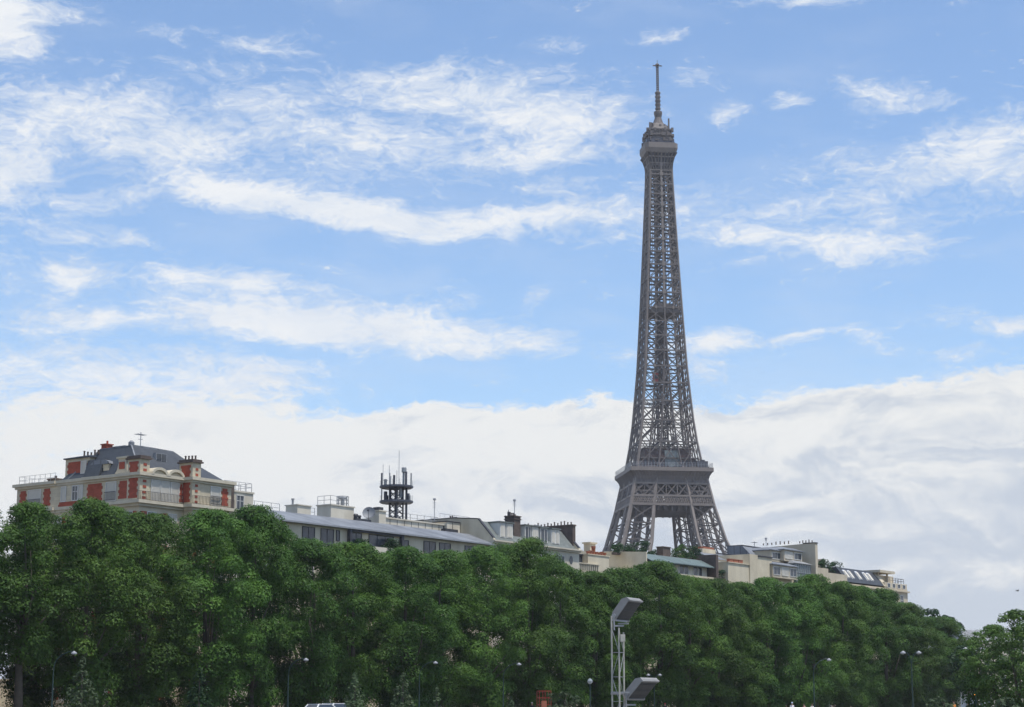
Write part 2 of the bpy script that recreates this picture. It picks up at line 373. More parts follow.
class Bld:                                 # a thing whose parts are given in street-frame coordinates (s, y, z)
    def __init__(s, name, label, cat, s0, y0, z0=0.0, group=None):
        s.o = (s0, y0, z0); s.root = thing(name, label, cat, W(s0, y0, z0), SROT, group)
    def part(s, name, mb, mats, parent=None, label=None, smooth=False):
        o = mesh_obj(name, mb, mats, parent or s.root, s.o, smooth)
        if label: o['label'] = label
        return o
# ------------------------------------------------------------------ ground, road, quay, river (street frame)
def sheet(name, s0, s1, y0, y1, z, m):
    mb = MB(); mb.add([(s0,y0,z),(s1,y0,z),(s1,y1,z),(s0,y1,z)], [(0,1,2,3)])
    return struct(name, mb, m, (0, 0, 0), SROT)
sheet('ground', -2500, 3000, 62, 3000, -0.02, M['earth'])
sheet('promenade', -200, 1200, 62, 104, 0.10, M['paving'])
sheet('road', -200, 1200, 104.3, 121.7, 0.0, M['asphalt'])
sheet('pavement', -200, 1200, 122, 157.7, 0.12, M['paving'])
k = MB(); k.box(-200, 1200, 103.7, 104.3, -.1, .13); k.box(-200, 1200, 121.7, 122.3, -.1, .145); struct('kerb', k, M['kerb'], rz=SROT)
k = MB()
for i in range(120): k.box(-150 + i*9, -147 + i*9, 112.9, 113.05, .003, .008)
struct('lane_markings', k, M['paint'], rz=SROT)
k = MB(); k.box(-400, 1500, 61.2, 62.0, -4.5, .55); struct('quay_wall', k, M['stone'], rz=SROT)
sheet('quayside', -400, 1500, 10, 61.2, -2.6, M['paving'])
sheet('river', -2500, 3000, -900, 10, -4.2, M['water'])

# ------------------------------------------------------------------ summer haze
HAZE = 0.00009
if HAZE:
    mb = MB(); mb.box(-3200, 3200, -1200, 3300, -5.3, 352)
    hz = mesh_obj('haze', mb, []); hz.rotation_euler = (0, 0, SROT); hz['kind'] = 'stuff'
    hm = bpy.data.materials.new('air_haze'); hm.use_nodes = True; t_ = hm.node_tree
    for n in list(t_.nodes): t_.nodes.remove(n)
    o_ = t_.nodes.new('ShaderNodeOutputMaterial'); v_ = t_.nodes.new('ShaderNodeVolumePrincipled'); v_.inputs['Color'].default_value = (.86, .90, .97, 1); v_.inputs['Density'].default_value = HAZE
    v_.inputs['Anisotropy'].default_value = 0.0
    t_.links.new(v_.outputs[0], o_.inputs['Volume']); hz.data.materials.append(hm)
# ------------------------------------------------------------------ the lattice tower
TY = 915.0
tp = atY(661.2, 330, TY); TW_ROT = R(7.5)
tower = thing('lattice_tower', 'tall tapering brown iron lattice tower with two wide galleries and a mast', 'tower', (tp.x, TY, 0), TW_ROT)
def zt(y): return atY(661, y, TY).z
def interp(tab, z):
    if z <= tab[0][0]: return tab[0][1]
    for (a, b), (c, d) in zip(tab, tab[1:]):
        if z <= c: return b + (d - b) * (z - a) / (c - a)
    return tab[-1][1]
# full width across the outer corners of a face, and the width of one leg, by height
WT = [(0,124),(20,102),(40,83),(57,69),(66,60),(80,48.6),(97,39.8),(110,34.6),(119,30.2),(128,27.6),(140,24.6),(166,20.3),(190,17.7),(216,15.1),(240,12.9),(262,11.0),(276,10.4)]
BT = [(0,26),(57,16.5),(80,13.2),(100,10.6),(119,10.2),(140,9.6),(166,9.1),(190,8.85),(400,8.85)]
def Wd(z): return interp(WT, z)
def leg_corners(sx, sy, z):
    h = Wd(z) / 2; b = min(interp(BT, z), h); i = h - b
    return [Vector((sx*h, sy*h, z)), Vector((sx*i, sy*h, z)), Vector((sx*i, sy*i, z)), Vector((sx*h, sy*i, z))]
def girder(mb, p, q, w, mi=0):             # a box column with lattice look kept as one bar
    mb.bar(p, q, w, mi)
def lattice_face(mb, a0, b0, a1, b1, w, n=1, ring=True, mi=0, sub=True):
    # X bracing of one panel, corners a0 b0 (bottom) a1 b1 (top), n crossings side by side
    for k in range(n):
        p0 = a0.lerp(b0, k/n); q0 = a0.lerp(b0, (k+1)/n); p1 = a1.lerp(b1, k/n); q1 = a1.lerp(b1, (k+1)/n)
        mb.bar(p0, q1, w, mi); mb.bar(q0, p1, w, mi)
    if ring: mb.bar(a1, b1, w * 1.25, mi)
    if sub: mb.bar(a0.lerp(a1, .5), b0.lerp(b1, .5), w * .7, mi)
for sx in (-1, 1):
    for sy in (-1, 1):
        mb = MB()
        zs = [0, 11, 22, 33, 45, 57.5, 66, 73, 80.5, 88.5, 97, 104, 111, 116]
        for z0, z1 in zip(zs, zs[1:]):
            c0 = leg_corners(sx, sy, z0); c1 = leg_corners(sx, sy, z1)
            for i in range(4):
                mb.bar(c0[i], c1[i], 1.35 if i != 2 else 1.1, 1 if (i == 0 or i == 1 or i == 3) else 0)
                lattice_face(mb, c0[i], c0[(i+1) % 4], c1[i], c1[(i+1) % 4], .48, 1, sub=False)
                m0 = c0[i].lerp(c0[(i+1) % 4], .5); m1 = c1[i].lerp(c1[(i+1) % 4], .5)
                
            # lift track and stairs inside the leg
            ce0 = (c0[0] + c0[2]) / 2; ce1 = (c1[0] + c1[2]) / 2
            for off in (Vector((1.6, 1.6, 0)), Vector((-1.6, 1.6, 0)), Vector((1.6, -1.6, 0)), Vector((-1.6, -1.6, 0))):
                mb.bar(ce0 + off, ce1 + off, .45)
            
            for t in (.5,):
                e = ce0.lerp(ce1, t); mb.bar(e + Vector((-2, 0, 0)), e + Vector((2, 0, .3)), .5)
        mb.box(*sorted((sx*36, sx*63.5)), *sorted((sy*36, sy*63.5)), -.5, 3)
        mesh_obj('leg', mb, [M['iron'], M['iron_lit']], tower)
# first platform (behind the houses) and its arches
mb = MB(); w = 35.4
for a, b in (((-1,-1),(1,-1)), ((1,-1),(1,1)), ((1,1),(-1,1)), ((-1,1),(-1,-1))):
    A = Vector((a[0]*w, a[1]*w, 0)); B_ = Vector((b[0]*w, b[1]*w, 0)); n_ = Vector((0, 0, 1)).cross(B_ - A).normalized() * 2
    for z0, z1, t in ((50, 53, .6), (53, 57, 1.6), (57, 58.2, 2.2)):
        mb.prism([A + Vector((0, 0, z0)), B_ + Vector((0, 0, z0)), B_ + Vector((0, 0, z1)), A + Vector((0, 0, z1))], n_ * t)
    pts = []
    for k in range(17):
        t = k / 16; pts.append(A.lerp(B_, .02 + .96 * t) * 1.03 + Vector((0, 0, 14 + 35 * math.sin(math.pi * t) ** .6)))
    for p, q in zip(pts, pts[1:]): mb.bar(p, q, 1.6)
mb.box(-35, 35, -35, 35, 56.2, 57)
mesh_obj('first_platform', mb, M['iron'], tower)
# second platform
za, zb, zc, zd, ze = 94.6, 97.4, 101.6, 107.6, 113.4
mb = MB()
def ring_pts(w, z): return [Vector((-w, -w, z)), Vector((w, -w, z)), Vector((w, w, z)), Vector((-w, w, z))]
def hw(z): return Wd(z) / 2
for i in range(4):
    j = (i + 1) % 4
    def edge(z, g=0.0):
        r = ring_pts(hw(z) + g, z); return r[i], r[j]
    a0, b0 = edge(zb, .25); a1, b1 = edge(zc, .25)
    for p, q, ww in ((a0, b0, 1.0), (a1, b1, .9)): mb.bar(p, q, ww, 1)
    n = 22
    for kx in range(n):                         # diamond belt
        p0 = a0.lerp(b0, kx/n); q0 = a0.lerp(b0, (kx+1)/n); p1 = a1.lerp(b1, kx/n); q1 = a1.lerp(b1, (kx+1)/n)
        mb.bar(p0, q1, .34, 1); mb.bar(q0, p1, .34, 1)
        mb.bar(p0.lerp(p1, .5), p1.lerp(q1, .5), .22, 1); mb.bar(q0.lerp(q1, .5), p1.lerp(q1, .5), .22, 1)
        mb.bar(p0.lerp(p1, .5), p0.lerp(q0, .5), .22, 1); mb.bar(q0.lerp(q1, .5), p0.lerp(q0, .5), .22, 1)
    a2, b2 = edge(zd, .2); n = 7
    for kx in range(n):                         # big X truss above the belt
        p0 = a1.lerp(b1, kx/n); q0 = a1.lerp(b1, (kx+1)/n); p1 = a2.lerp(b2, kx/n); q1 = a2.lerp(b2, (kx+1)/n)
        mb.bar(p0, q1, .5, 0); mb.bar(q0, p1, .5, 0); mb.bar(q0, q1, .35, 0)
    mb.bar(a2, b2, .9, 1)
    for zz in (99.5, 103.5, 106):                # inner plane of the box truss
        r = ring_pts(hw(zz) - 9.5, zz); mb.bar(r[i], r[j], .8, 0)
    ra = ring_pts(hw(zb) - 9.5, zb); rb = ring_pts(hw(zd) - 9.5, zd); n = 5
    for kx in range(n):
        p0 = ra[i].lerp(ra[j], kx/n); q0 = ra[i].lerp(ra[j], (kx+1)/n); p1 = rb[i].lerp(rb[j], kx/n); q1 = rb[i].lerp(rb[j], (kx+1)/n)
        mb.bar(p0, q1, .6, 0); mb.bar(q0, p1, .6, 0)
# dark floor beams between the legs
g = hw(96) - 10.5
for i in range(-4, 5):
    mb.box(-hw(96)+1, hw(96)-1, i*3.4-.35, i*3.4+.35, za, zb-.2, 0)
    mb.box(i*3.4-.35, i*3.4+.35, -hw(96)+1, hw(96)-1, za+.3, zb-.4, 0)
mesh_obj('second_platform_truss', mb, [M['iron'], M['iron_lit']], tower)
mb = MB()
prof = [(hw(107.6)+.1, 107.6), (hw(109)+.3, 109.4), (hw(109.5)+.9, 111.2), (19.2, 112.7), (19.95, 113.4)]
for (w0, z0), (w1, z1) in zip(prof, prof[1:]):
    mb.frustum((-w0, w0, -w0, w0, z0), (-w1, w1, -w1, w1, z1), 0)
    for i in range(4):                          # ribs of the coving
        p, q = ring_pts(w0 + .08, z0), ring_pts(w1 + .08, z1); j = (i+1) % 4
        for kx in range(25): mb.bar(p[i].lerp(p[j], kx/24), q[i].lerp(q[j], kx/24), .22, 0)
mesh_obj('coving', mb, [M['iron'], M['iron_lit']], tower)
mb = MB(); w = 20.0
for i in range(4):
    p = ring_pts(w, 113.4); q = ring_pts(w, 115.2); j = (i+1) % 4
    mb.prism([p[i], p[j], q[j], q[i]], (ring_pts(w-.4, 0)[i] - ring_pts(w, 0)[i]) * .7)
gal = mesh_obj('gallery', mb, M['iron_lit'], tower)
mb = MB()
for i in range(4):
    for zz in (115.9, 116.6, 117.3):
        p = ring_pts(19.8, zz); mb.bar(p[i], p[(i+1) % 4], .10)
    for kx in range(28):
        p = ring_pts(19.8, 115.1); a = p[i].lerp(p[(i+1) % 4], kx/28); mb.bar(a, a + Vector((0, 0, 2.4)), .10)
mesh_obj('guard_rail', mb, M['wire'], gal)
mb = MB(); w = 13.0                              # pavilion on the second platform, inside the frame
mb.box(-w, w, -w, w, 113.6, 120.0, 0); mb.box(-w-.8, w+.8, -w-.8, w+.8, 120.0, 120.6, 1); mb.box(-11.3, 11.3, -11.3, 11.3, 120.6, 125.0, 0); mb.box(-12, 12, -12, 12, 125.0, 125.6, 1)
for i in range(4):
    for kx in range(13):
        if 5 <= kx <= 7: continue
        a = -w + 1 + kx * 2; 
        if i == 0: mb.box(a, a+1.2, -w-.06, -w, 116, 119.5, 2)
        if i == 1: mb.box(-w-.06, -w, a, a+1.2, 116, 119.5, 2)
pav = mesh_obj('pavilion', mb, [M['pavil'], M['iron'], M['iron_dk']], tower)
mb = MB(); mb.box(-2.0, 5.2, -w-.35, -w-.02, 114.6, 124.0)
for kx in range(7): mb.box(-2 + kx*1.2 - .06, -2 + kx*1.2 + .06, -w-.45, -w-.35, 114.6, 124)
mesh_obj('glass_front', mb, M['pglass'], pav)
for i in range(26):
    a = random.uniform(-18.5, 18.5); s_ = i % 4; p = [(a, -18.2), (18.2, a), (a, 18.2), (-18.2, a)][s_]
    hh = random.uniform(.8, 1.9); mb = MB(); mb.box(p[0]-.6, p[0]+.6, p[1]-.4, p[1]+.4, 115.0, 115.0 + hh); mesh_obj('telescope_stand', mb, M['iron_dk'], tower)
mb = MB(); mb.box(12.5, 17.8, -18.6, -17.6, 115, 118.4); mb.box(14.5, 16.3, -18.6, -17.6, 118.4, 119.0); mesh_obj('kiosk', mb, M['iron_dk'], tower)
# upper shaft: four legs drawing together, then one
def panel_levels(z0, z1, k): 
    out_ = [z0]
    while out_[-1] < z1 - .5:
        out_.append(out_[-1] + k * Wd(out_[-1]))
    f = (z1 - z0) / (out_[-1] - z0); return [z0 + (z - z0) * f for z in out_]
lv = panel_levels(116, 195, .40)
for sx in (-1, 1):
    for sy in (-1, 1):
        mb = MB()
        for z0, z1 in zip(lv, lv[1:]):
            c0 = leg_corners(sx, sy, z0); c1 = leg_corners(sx, sy, z1); zm = (z0 + z1) / 2; cm = leg_corners(sx, sy, zm)
            for i in range(4):
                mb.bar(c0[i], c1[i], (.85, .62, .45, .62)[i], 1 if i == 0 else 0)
                j = (i+1) % 4
                mb.bar(c0[i], c1[j], .34); mb.bar(c0[j], c1[i], .34)
                mb.bar(c1[i], c1[j], .62 if i in (0, 3) else .4)
                m0 = c0[i].lerp(c0[j], .5); m1 = c1[i].lerp(c1[j], .5)
                if i in (0, 3): mb.bar(m0, m1, .36)
                pass
            for p in (c1[0].lerp(c1[2], .5),): mb.add([p+Vector((-.6,-.6,0)), p+Vector((.6,-.6,0)), p+Vector((.6,.6,0)), p+Vector((-.6,.6,0))], [(0,1,2,3)])
            for t, (i, j) in ((1, (0, 1)), (1, (3, 0))):     # gusset at the nodes
                p = c1[i].lerp(c1[j], .5); mb.bar(p - Vector((0, 0, .7)), p + Vector((0, 0, .7)), 1.0, 1)
        mesh_obj('upper_leg', mb, [M['iron'], M['iron_lit']], tower)
mb = MB()
for z0, z1 in zip(lv, lv[1:]):                    # ties between the four legs
    h = hw(z1); b = interp(BT, z1); g = max(h - b, .15); h0 = hw(z0); g0 = max(h0 - interp(BT, z0), .15)
    for s_ in (-1, 1):
        mb.bar((-g, s_*h, z1), (g, s_*h, z1), .9); mb.bar((s_*h, -g, z1), (s_*h, g, z1), .9)
        mb.bar((-h, s_*g, z1), (h, s_*g, z1), .5); mb.bar((s_*g, -h, z1), (s_*g, h, z1), .5)
        if g > .8:
            mb.bar((-g0, s_*h0, z0), (g, s_*h, z1), .4); mb.bar((g0, s_*h0, z0), (-g, s_*h, z1), .4)
            mb.bar((s_*h0, -g0, z0), (s_*h, g, z1), .4); mb.bar((s_*h0, g0, z0), (s_*h, -g, z1), .4)
mesh_obj('leg_ties', mb, [M['iron']], tower)
mb = MB(); lv2 = panel_levels(195, 268, .44)
for z0, z1 in zip(lv2, lv2[1:]):
    h0, h1 = hw(z0), hw(z1); hm = (h0 + h1) / 2; zm = (z0 + z1) / 2
    r0, r1 = ring_pts(h0, z0), ring_pts(h1, z1)
    for i in range(4):
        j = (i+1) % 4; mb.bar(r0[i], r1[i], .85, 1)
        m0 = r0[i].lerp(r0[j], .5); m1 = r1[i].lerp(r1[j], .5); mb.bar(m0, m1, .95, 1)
        for a0, b0, a1, b1 in ((r0[i], m0, r1[i], m1), (m0, r0[j], m1, r1[j])):
            q0 = a0.lerp(b0, .5); q1 = a1.lerp(b1, .5)
            mb.bar(a0, b1, .36); mb.bar(b0, a1, .36); mb.bar(q0, q1, .38)
            pass
        mb.bar(r1[i], r1[j], .8)
        mb.bar(m1 - Vector((0, 0, .8)), m1 + Vector((0, 0, .8)), 1.5, 1)
        ii = .52                                   # inner verticals
        mb.bar(r0[i].lerp(m0, .25) * 1, r1[i].lerp(m1, .25), .2)
    for s_ in (-1, 1):
        mb.bar((-h1, s_*.8, z1), (h1, s_*.8, z1), .45); mb.bar((s_*.8, -h1, z1), (s_*.8, h1, z1), .45)
mesh_obj('upper_shaft', mb, [M['iron'], M['iron_lit']], tower)
mb = MB()                                          # lift guide and stair core
zc0 = 116
while zc0 < 268:
    z1 = zc0 + 5.2
    for x, y in ((-2.4, -1.4), (-.8, -1.4), (.9, -1.4), (2.5, -1.4), (-2.4, 1.5), (2.5, 1.5), (0, 1.5)): mb.bar((x, y, zc0), (x, y, z1), .32)
    for s_ in (-1.4, 1.5):
        mb.bar((-2.4, s_, zc0), (.9, s_, z1), .3); mb.bar((2.5, s_, zc0), (-.8, s_, z1), .3); mb.bar((-2.4, s_, z1), (2.5, s_, z1), .5)
    mb.bar((-2.4, -1.4, zc0), (-2.4, 1.5, z1), .3); mb.bar((2.5, 1.5, zc0), (2.5, -1.4, z1), .3)
    zc0 = z1
mesh_obj('lift_core', mb, M['iron'], tower)
mb = MB(); zi = zt(313); h = hw(zi)
mb.box(-h+.6, h-.6, -h+.6, h-.6, zi - 1.6, zi + .2)
for s_ in (-1, 1):
    mb.prism([(-h+.8, s_*(h-.4), zi-1.4), (h-.8, s_*(h-.4), zi-1.4), (h-4, s_*(h-.6), zi+3.2), (-h+4, s_*(h-.6), zi+3.2)], (0, -s_*.6, 0))
    mb.prism([(s_*(h-.4), -h+.8, zi-1.4), (s_*(h-.4), h-.8, zi-1.4), (s_*(h-.6), h-4, zi+3.2), (s_*(h-.6), -h+4, zi+3.2)], (-s_*.6, 0, 0))
mesh_obj('intermediate_platform', mb, M['iron'], tower)
zl = zt(380); mb = MB(); mb.box(-5.6, -3.2, -6.6, -4.2, zl-2.1, zl+1.9); mb.box(-5.7, -3.1, -6.7, -4.1, zl+1.9, zl+2.2); mb.box(-5.4, -3.4, -6.66, -6.6, zl-.6, zl+1.2, 1)
mesh_obj('lift_cabin', mb, [M['redcab'], M['iron_dk']], tower)
# summit
mb = MB(); zz = [zt(y) for y in (173, 166, 160, 156)]
prof = [(5.45, zz[0]), (5.75, zz[1]), (6.5, zz[2]), (7.6, zz[3])]
for (w0, z0), (w1, z1) in zip(prof, prof[1:]):
    mb.frustum((-w0+.5, w0-.5, -w0+.5, w0-.5, z0), (-w1+.5, w1-.5, -w1+.5, w1-.5, z1), 2)
    for i in range(4):
        p, q2 = ring_pts(w0, z0), ring_pts(w1, z1); j = (i+1) % 4
        for kx in range(9): mb.bar(p[i].lerp(p[j], kx/8), q2[i].lerp(q2[j], kx/8), .55, 0 if kx % 4 else 1)
    mb.bar(ring_pts(w0, z0)[0], ring_pts(w0, z0)[1], .6, 1); mb.bar(ring_pts(w0, z0)[0], ring_pts(w0, z0)[3], .6, 1)
mesh_obj('summit_bracket', mb, [M['iron'], M['iron_lit'], M['iron_dk']], tower)
def octo(mb, w, c, z0, z1, mi=0, w2=None, c2=None):
    w2 = w2 or w; c2 = c if c2 is None else c2
    def o8(w, c, z): return [(-w+c,-w,z),(w-c,-w,z),(w,-w+c,z),(w,w-c,z),(w-c,w,z),(-w+c,w,z),(-w,w-c,z),(-w,-w+c,z)]
    mb.add(o8(w, c, z0) + o8(w2, c2, z1), [tuple(range(8))[::-1], tuple(range(8, 16))] + [(i, (i+1) % 8, 8+(i+1) % 8, 8+i) for i in range(8)], mi)
zs_ = {y: zt(y) for y in (156, 152, 147, 144, 142, 138, 133, 130, 127, 124, 121, 118, 115, 112, 92, 66, 64)}
mb = MB(); octo(mb, 7.4, 1.5, zs_[156]-.3, zs_[152], 0, 8.3, 1.7); octo(mb, 8.3, 1.7, zs_[152], zs_[147], 0); mesh_obj('summit_gallery', mb, [M['iron_lit']], tower)
mb = MB(); octo(mb, 7.3, 2.0, zs_[147], zs_[142], 1, 6.9, 1.9); octo(mb, 6.2, 1.8, zs_[142], zs_[133], 0, 5.9, 1.8); octo(mb, 6.8, 1.9, zs_[138]-.3, zs_[138]+.4, 0); octo(mb, 6.3, 1.8, zs_[133], zs_[133]+.6, 0)
octo(mb, 5.6, 1.7, zs_[133], zs_[127], 0, 4.2, 1.4); octo(mb, 4.2, 1.4, zs_[127], zs_[124], 0, 2.4, .8)
cab = mesh_obj('summit_cabin', mb, [M['iron'], M['iron_dk']], tower)
rr = random.Random(3)
for y_, w, n in ((142, 6.9, 20), (137, 6.8, 20), (132, 6.1, 18), (127, 4.2, 10)):
    for i in range(n):
        t = rr.uniform(-.85, .85); sd = rr.choice((0, 1, 2, 3)); p = [(t*w, -w), (w, t*w), (t*w, w), (-w, t*w)][sd]
        h = rr.uniform(.6, 2.4); q_ = rr.uniform(.15, .6); z0 = zt(y_) - 1.3
        mb = MB(); mb.box(p[0]-q_, p[0]+q_, p[1]-q_, p[1]+q_, z0, z0 + h); mesh_obj('antenna', mb, M['iron'], tower)
for x, y, a, c in ((4.4, -4.6, 131, 121), (-5.4, -5.4, 134, 126)):
    mb = MB(); mb.bar((x, y, zt(a)), (x, y, zt(c)), .7, caps=True); mesh_obj('antenna', mb, M['iron'], tower)
mb = MB(); mb.lathe((0, 0, 0), [(2.9, zs_[124]-.5), (2.2, zs_[121]), (1.7, zs_[118]), (2.1, zs_[115]+.5), (2.1, zs_[112]), (1.15, zs_[112]+.6)], 12)
mb.lathe((0, 0, 0), [(1.15, zs_[112]), (1.15, zs_[92]), (.6, zs_[92]+.4)], 10)
for k_ in range(5):
    z = zs_[112] + (zs_[92] - zs_[112]) * (k_ + .6) / 5.1; mb.lathe((0, 0, z), [(1.15, 0), (1.45, .15), (1.45, .75), (1.15, .9)], 10)
mesh_obj('lower_mast', mb, M['iron'], tower)
mb = MB(); z0 = zs_[92]; n = 12; dz = (zs_[66] - z0) / n
for k_ in range(n):
    for a in ((-1,-1),(1,-1),(1,1),(-1,1)):
        mb.bar((a[0]*.42, a[1]*.42, z0 + k_*dz), (a[0]*.42, a[1]*.42, z0 + (k_+1)*dz), .24)
    mb.bar((-.42, -.42, z0+k_*dz), (.42, -.42, z0+(k_+1)*dz), .16); mb.bar((-.42, .42, z0+k_*dz), (-.42, -.42, z0+(k_+1)*dz), .16)
    mb.box(-.62, .62, -.62, .62, z0 + k_*dz, z0 + k_*dz + .35)
mesh_obj('upper_mast', mb, M['iron'], tower)
mb = MB(); z0 = zs_[66]; mb.box(-2.3, 2.3, -.3, .3, z0-.1, z0+.35); mb.box(-.3, .3, -2.3, 2.3, z0-.1, z0+.35); mb.lathe((0, 0, z0), [(1.2, 0), (1.0, .8), (.4, 1.3), (.12, 1.5), (.1, 3.2)], 10)
mesh_obj('mast_head', mb, M['iron'], tower)
# ------------------------------------------------------------------ houses along the street
def fbox(mb, face, pl, a0, a1, z0, z1, d0, d1, mi=0):
    if face == 'y': return mb.box(a0, a1, pl - d1, pl - d0, z0, z1, mi)
    return mb.box(pl - d1, pl - d0, a0, a1, z0, z1, mi)
def panel(mb, face, pl, a0, a1, z0, z1, mi=1):                # brick panel with toothed stone quoins either side
    n = max(2, int(round((z1 - z0) / .32))); h = (z1 - z0) / n
    for i in range(n):
        e = .16 if i % 2 else 0.0
        fbox(mb, face, pl, a0 + e, a1 - e, z0 + i*h, z0 + (i+1)*h, 0, .035, mi)
def window(B, face, pl, a0, a1, z0, z1, fill='glass', mull=1, bars=1, rail=False, sill=True, fr='frame'):
    mb = MB(); t = .09
    fbox(mb, face, pl, a0 - t, a0, z0 - t, z1 + t, 0, .10); fbox(mb, face, pl, a1, a1 + t, z0 - t, z1 + t, 0, .10)
    fbox(mb, face, pl, a0, a1, z1, z1 + t, 0, .10); fbox(mb, face, pl, a0, a1, z0 - t, z0, 0, .10)
    for i in range(mull):
        c = a0 + (a1 - a0) * (i + 1) / (mull + 1); fbox(mb, face, pl, c - .035, c + .035, z0, z1, 0, .07)
    for i in range(bars):
        c = z0 + (z1 - z0) * (.62 + .0 * i); fbox(mb, face, pl, a0, a1, c - .03, c + .03, 0, .065)
    if sill: fbox(mb, face, pl, a0 - .2, a1 + .2, z0 - .22, z0 - t, 0, .22)
    f = B.part('window', mb, M[fr])
    p = MB(); fbox(p, face, pl, a0, a1, z0, z1, .005, .04)
    if fill == 'blind':
        k = int((z1 - z0) / .16)
        for i in range(k): fbox(p, face, pl, a0 + .02, a1 - .02, z0 + .02 + i*.16, z0 + .12 + i*.16, .04, .055)
        B.part('shutter', p, M['blind'], f)
    else: B.part('pane', p, M['glass'], f)
    if rail:
        r = MB()
        for zz in (z0 + .05, z0 + .95): fbox(r, face, pl, a0 - .15, a1 + .15, zz, zz + .05, .2, .25)
        n = int((a1 - a0 + .3) / .16)
        for i in range(n + 1):
            c = a0 - .15 + (a1 - a0 + .3) * i / n; fbox(r, face, pl, c - .012, c + .012, z0 + .1, z0 + .95, .21, .235)
        B.part('balcony_rail', r, M['dark'], f)
    return f
def rail(mb, pts, h, step=1.4, w=.05, levels=(1.0, .55), closed=False):
    pts = [Vector(p) for p in pts]
    for p, q in zip(pts, pts[1:]):
        for l in levels: mb.bar(p + Vector((0, 0, h*l)), q + Vector((0, 0, h*l)), w)
        n = max(1, int((q - p).length / step))
        for i in range(n + 1):
            c = p.lerp(q, i / n); mb.bar(c, c + Vector((0, 0, h)), w)
def pots(mb, s0, s1, y, z, n, h=.55, mi=0, along='s', rnd=random.Random(5)):
    for i in range(n):
        t = s0 + (s1 - s0) * (i + .5) / n; hh = h * rnd.uniform(.6, 1.15); r = .11
        c = (t, y, z) if along == 's' else (y, t, z)
        mb.lathe(c, [(r, 0), (r*.85, hh*.8), (r*1.15, hh*.85), (r*1.15, hh)], 8, mi)
def lower_rows(B, face, pl, a0, a1, rows, n, fill='glass'):
    for z0, z1 in rows:
        for i in range(n):
            c = a0 + (a1 - a0) * (i + .5) / n; window(B, face, pl, c - .6, c + .6, z0, z1, fill if (i * 7 + int(z0)) % 3 else 'blind', 1, 1)

# ---- red brick corner house
sC = 144.6
B = Bld('brick_house', 'red brick and cream stone corner house with slate mansard roof and tall chimneys', 'house', sC, 158)
mb = MB()
mb.box(sC, 151.3, 158, 172.3, 0, 27.0); mb.box(sC, 156, 172.3, 178.9, 0, 27.0); mb.box(151.3, 157.5, 156.6, 170.8, 0, 27.0)
for f, pl, a0, a1 in (('s', sC, 158.1, 178.8), ('y', 158, 144.7, 151.2), ('y', 156.6, 151.4, 157.4)):
    fbox(mb, f, pl, a0 - .12, a1 + .12, 0, 1.0, 0, .14)
    n = max(2, int((a1 - a0) / 2.6)); st = (a1 - a0) / n
    for zf in (1.9, 5.6, 9.2, 12.8, 16.4, 20.0):
        for i in range(n):
            a = a0 + i * st; panel(mb, f, pl, a + .08, a + st * .38, zf + .25, zf + 2.75)
        fbox(mb, f, pl, a0, a1, zf - .1, zf + .1, 0, .16)
# attic panels as in the photo
for x0, x1 in ((20, 27), (43.5, 51), (87, 102.5), (118.5, 128), (130, 139)):
    ya = onx(x1, 490, sC)[0]; yb = onx(x0, 490, sC)[0]; panel(mb, 's', sC, ya, yb, 24.25, 26.25)
panel(mb, 's', sC, 167.9, 171.5, 24.0, 24.5)
panel(mb, 's', 151.3, 156.75, 157.9, 24.25, 26.25); panel(mb, 'y', 158, 150.6, 151.2, 24.25, 26.25)
for s0, s1 in ((155.9, 157.0),): panel(mb, 'y', 156.6, s0, s1, 24.2, 26.2)
wall = B.part('wall', mb, [M['stone'], M['brick']])
mb = MB()                                                      # ledge and cornices
for z0, z1, o in ((23.3, 23.6, .25), (23.6, 23.95, .55), (26.45, 26.7, .2), (26.7, 27.05, .42)):
    mb.box(sC - o, sC, 158 - o, 167.3, z0, z1); mb.box(sC - o*.5, sC, 167.3, 171.9, z0, z1); mb.box(sC - o, sC, 171.9, 178.9 + o, z0, z1)
    mb.box(sC, 151.3 - o, 158 - o, 158, z0, z1); mb.box(151.3 - o, 157.5 + o, 156.6 - o, 156.6, z0, z1); mb.box(151.3 - o, 151.3, 156.6, 158, z0, z1); mb.box(157.5, 157.5 + o, 156.6, 170, z0, z1)
B.part('cornice', mb, M['trim'])
for x0, x1, fl in ((29, 41, 'blind'), (62, 66, 'blind'), (73, 78, 'glass'), (78.6, 82.6, 'blind'), (106.5, 116, 'blind')):
    window(B, 's', sC, onx(x1, 490, sC)[0], onx(x0, 490, sC)[0], 24.6 if 60 < x0 < 84 else 24.15, 26.2, fl, 1 if fl == 'glass' else 0, 1 if fl == 'glass' else 0, rail=not 60 < x0 < 84, sill=False)
for s0, s1 in ((146.35, 147.55), (147.85, 149.0), (149.3, 150.45)): window(B, 'y', 158, s0, s1, 24.15, 26.3, 'blind', 0, 0, sill=False)
window(B, 'y', 156.6, 154.2, 155.6, 24.15, 26.2, 'blind', 0, 0, rail=True, sill=False)
lower_rows(B, 's', sC, 158.1, 178.8, ((20.4, 22.7), (2.3, 4.6)), 7); lower_rows(B, 'y', 158, 144.9, 151.2, ((20.4, 22.7),), 2); lower_rows(B, 'y', 156.6, 151.5, 157.4, ((20.4, 22.7),), 2)
mb = MB(); rail(mb, [(sC - .3, 158, 23.95), (sC - .3, 157.7, 23.95), (151, 157.7, 23.95)], 1.0, .22, .03, (1.0, .1)); rail(mb, [(151, 156.25, 23.95), (157.7, 156.25, 23.95)], 1.0, .22, .03, (1, .1))
B.part('balcony_rail', mb, M['dark'])
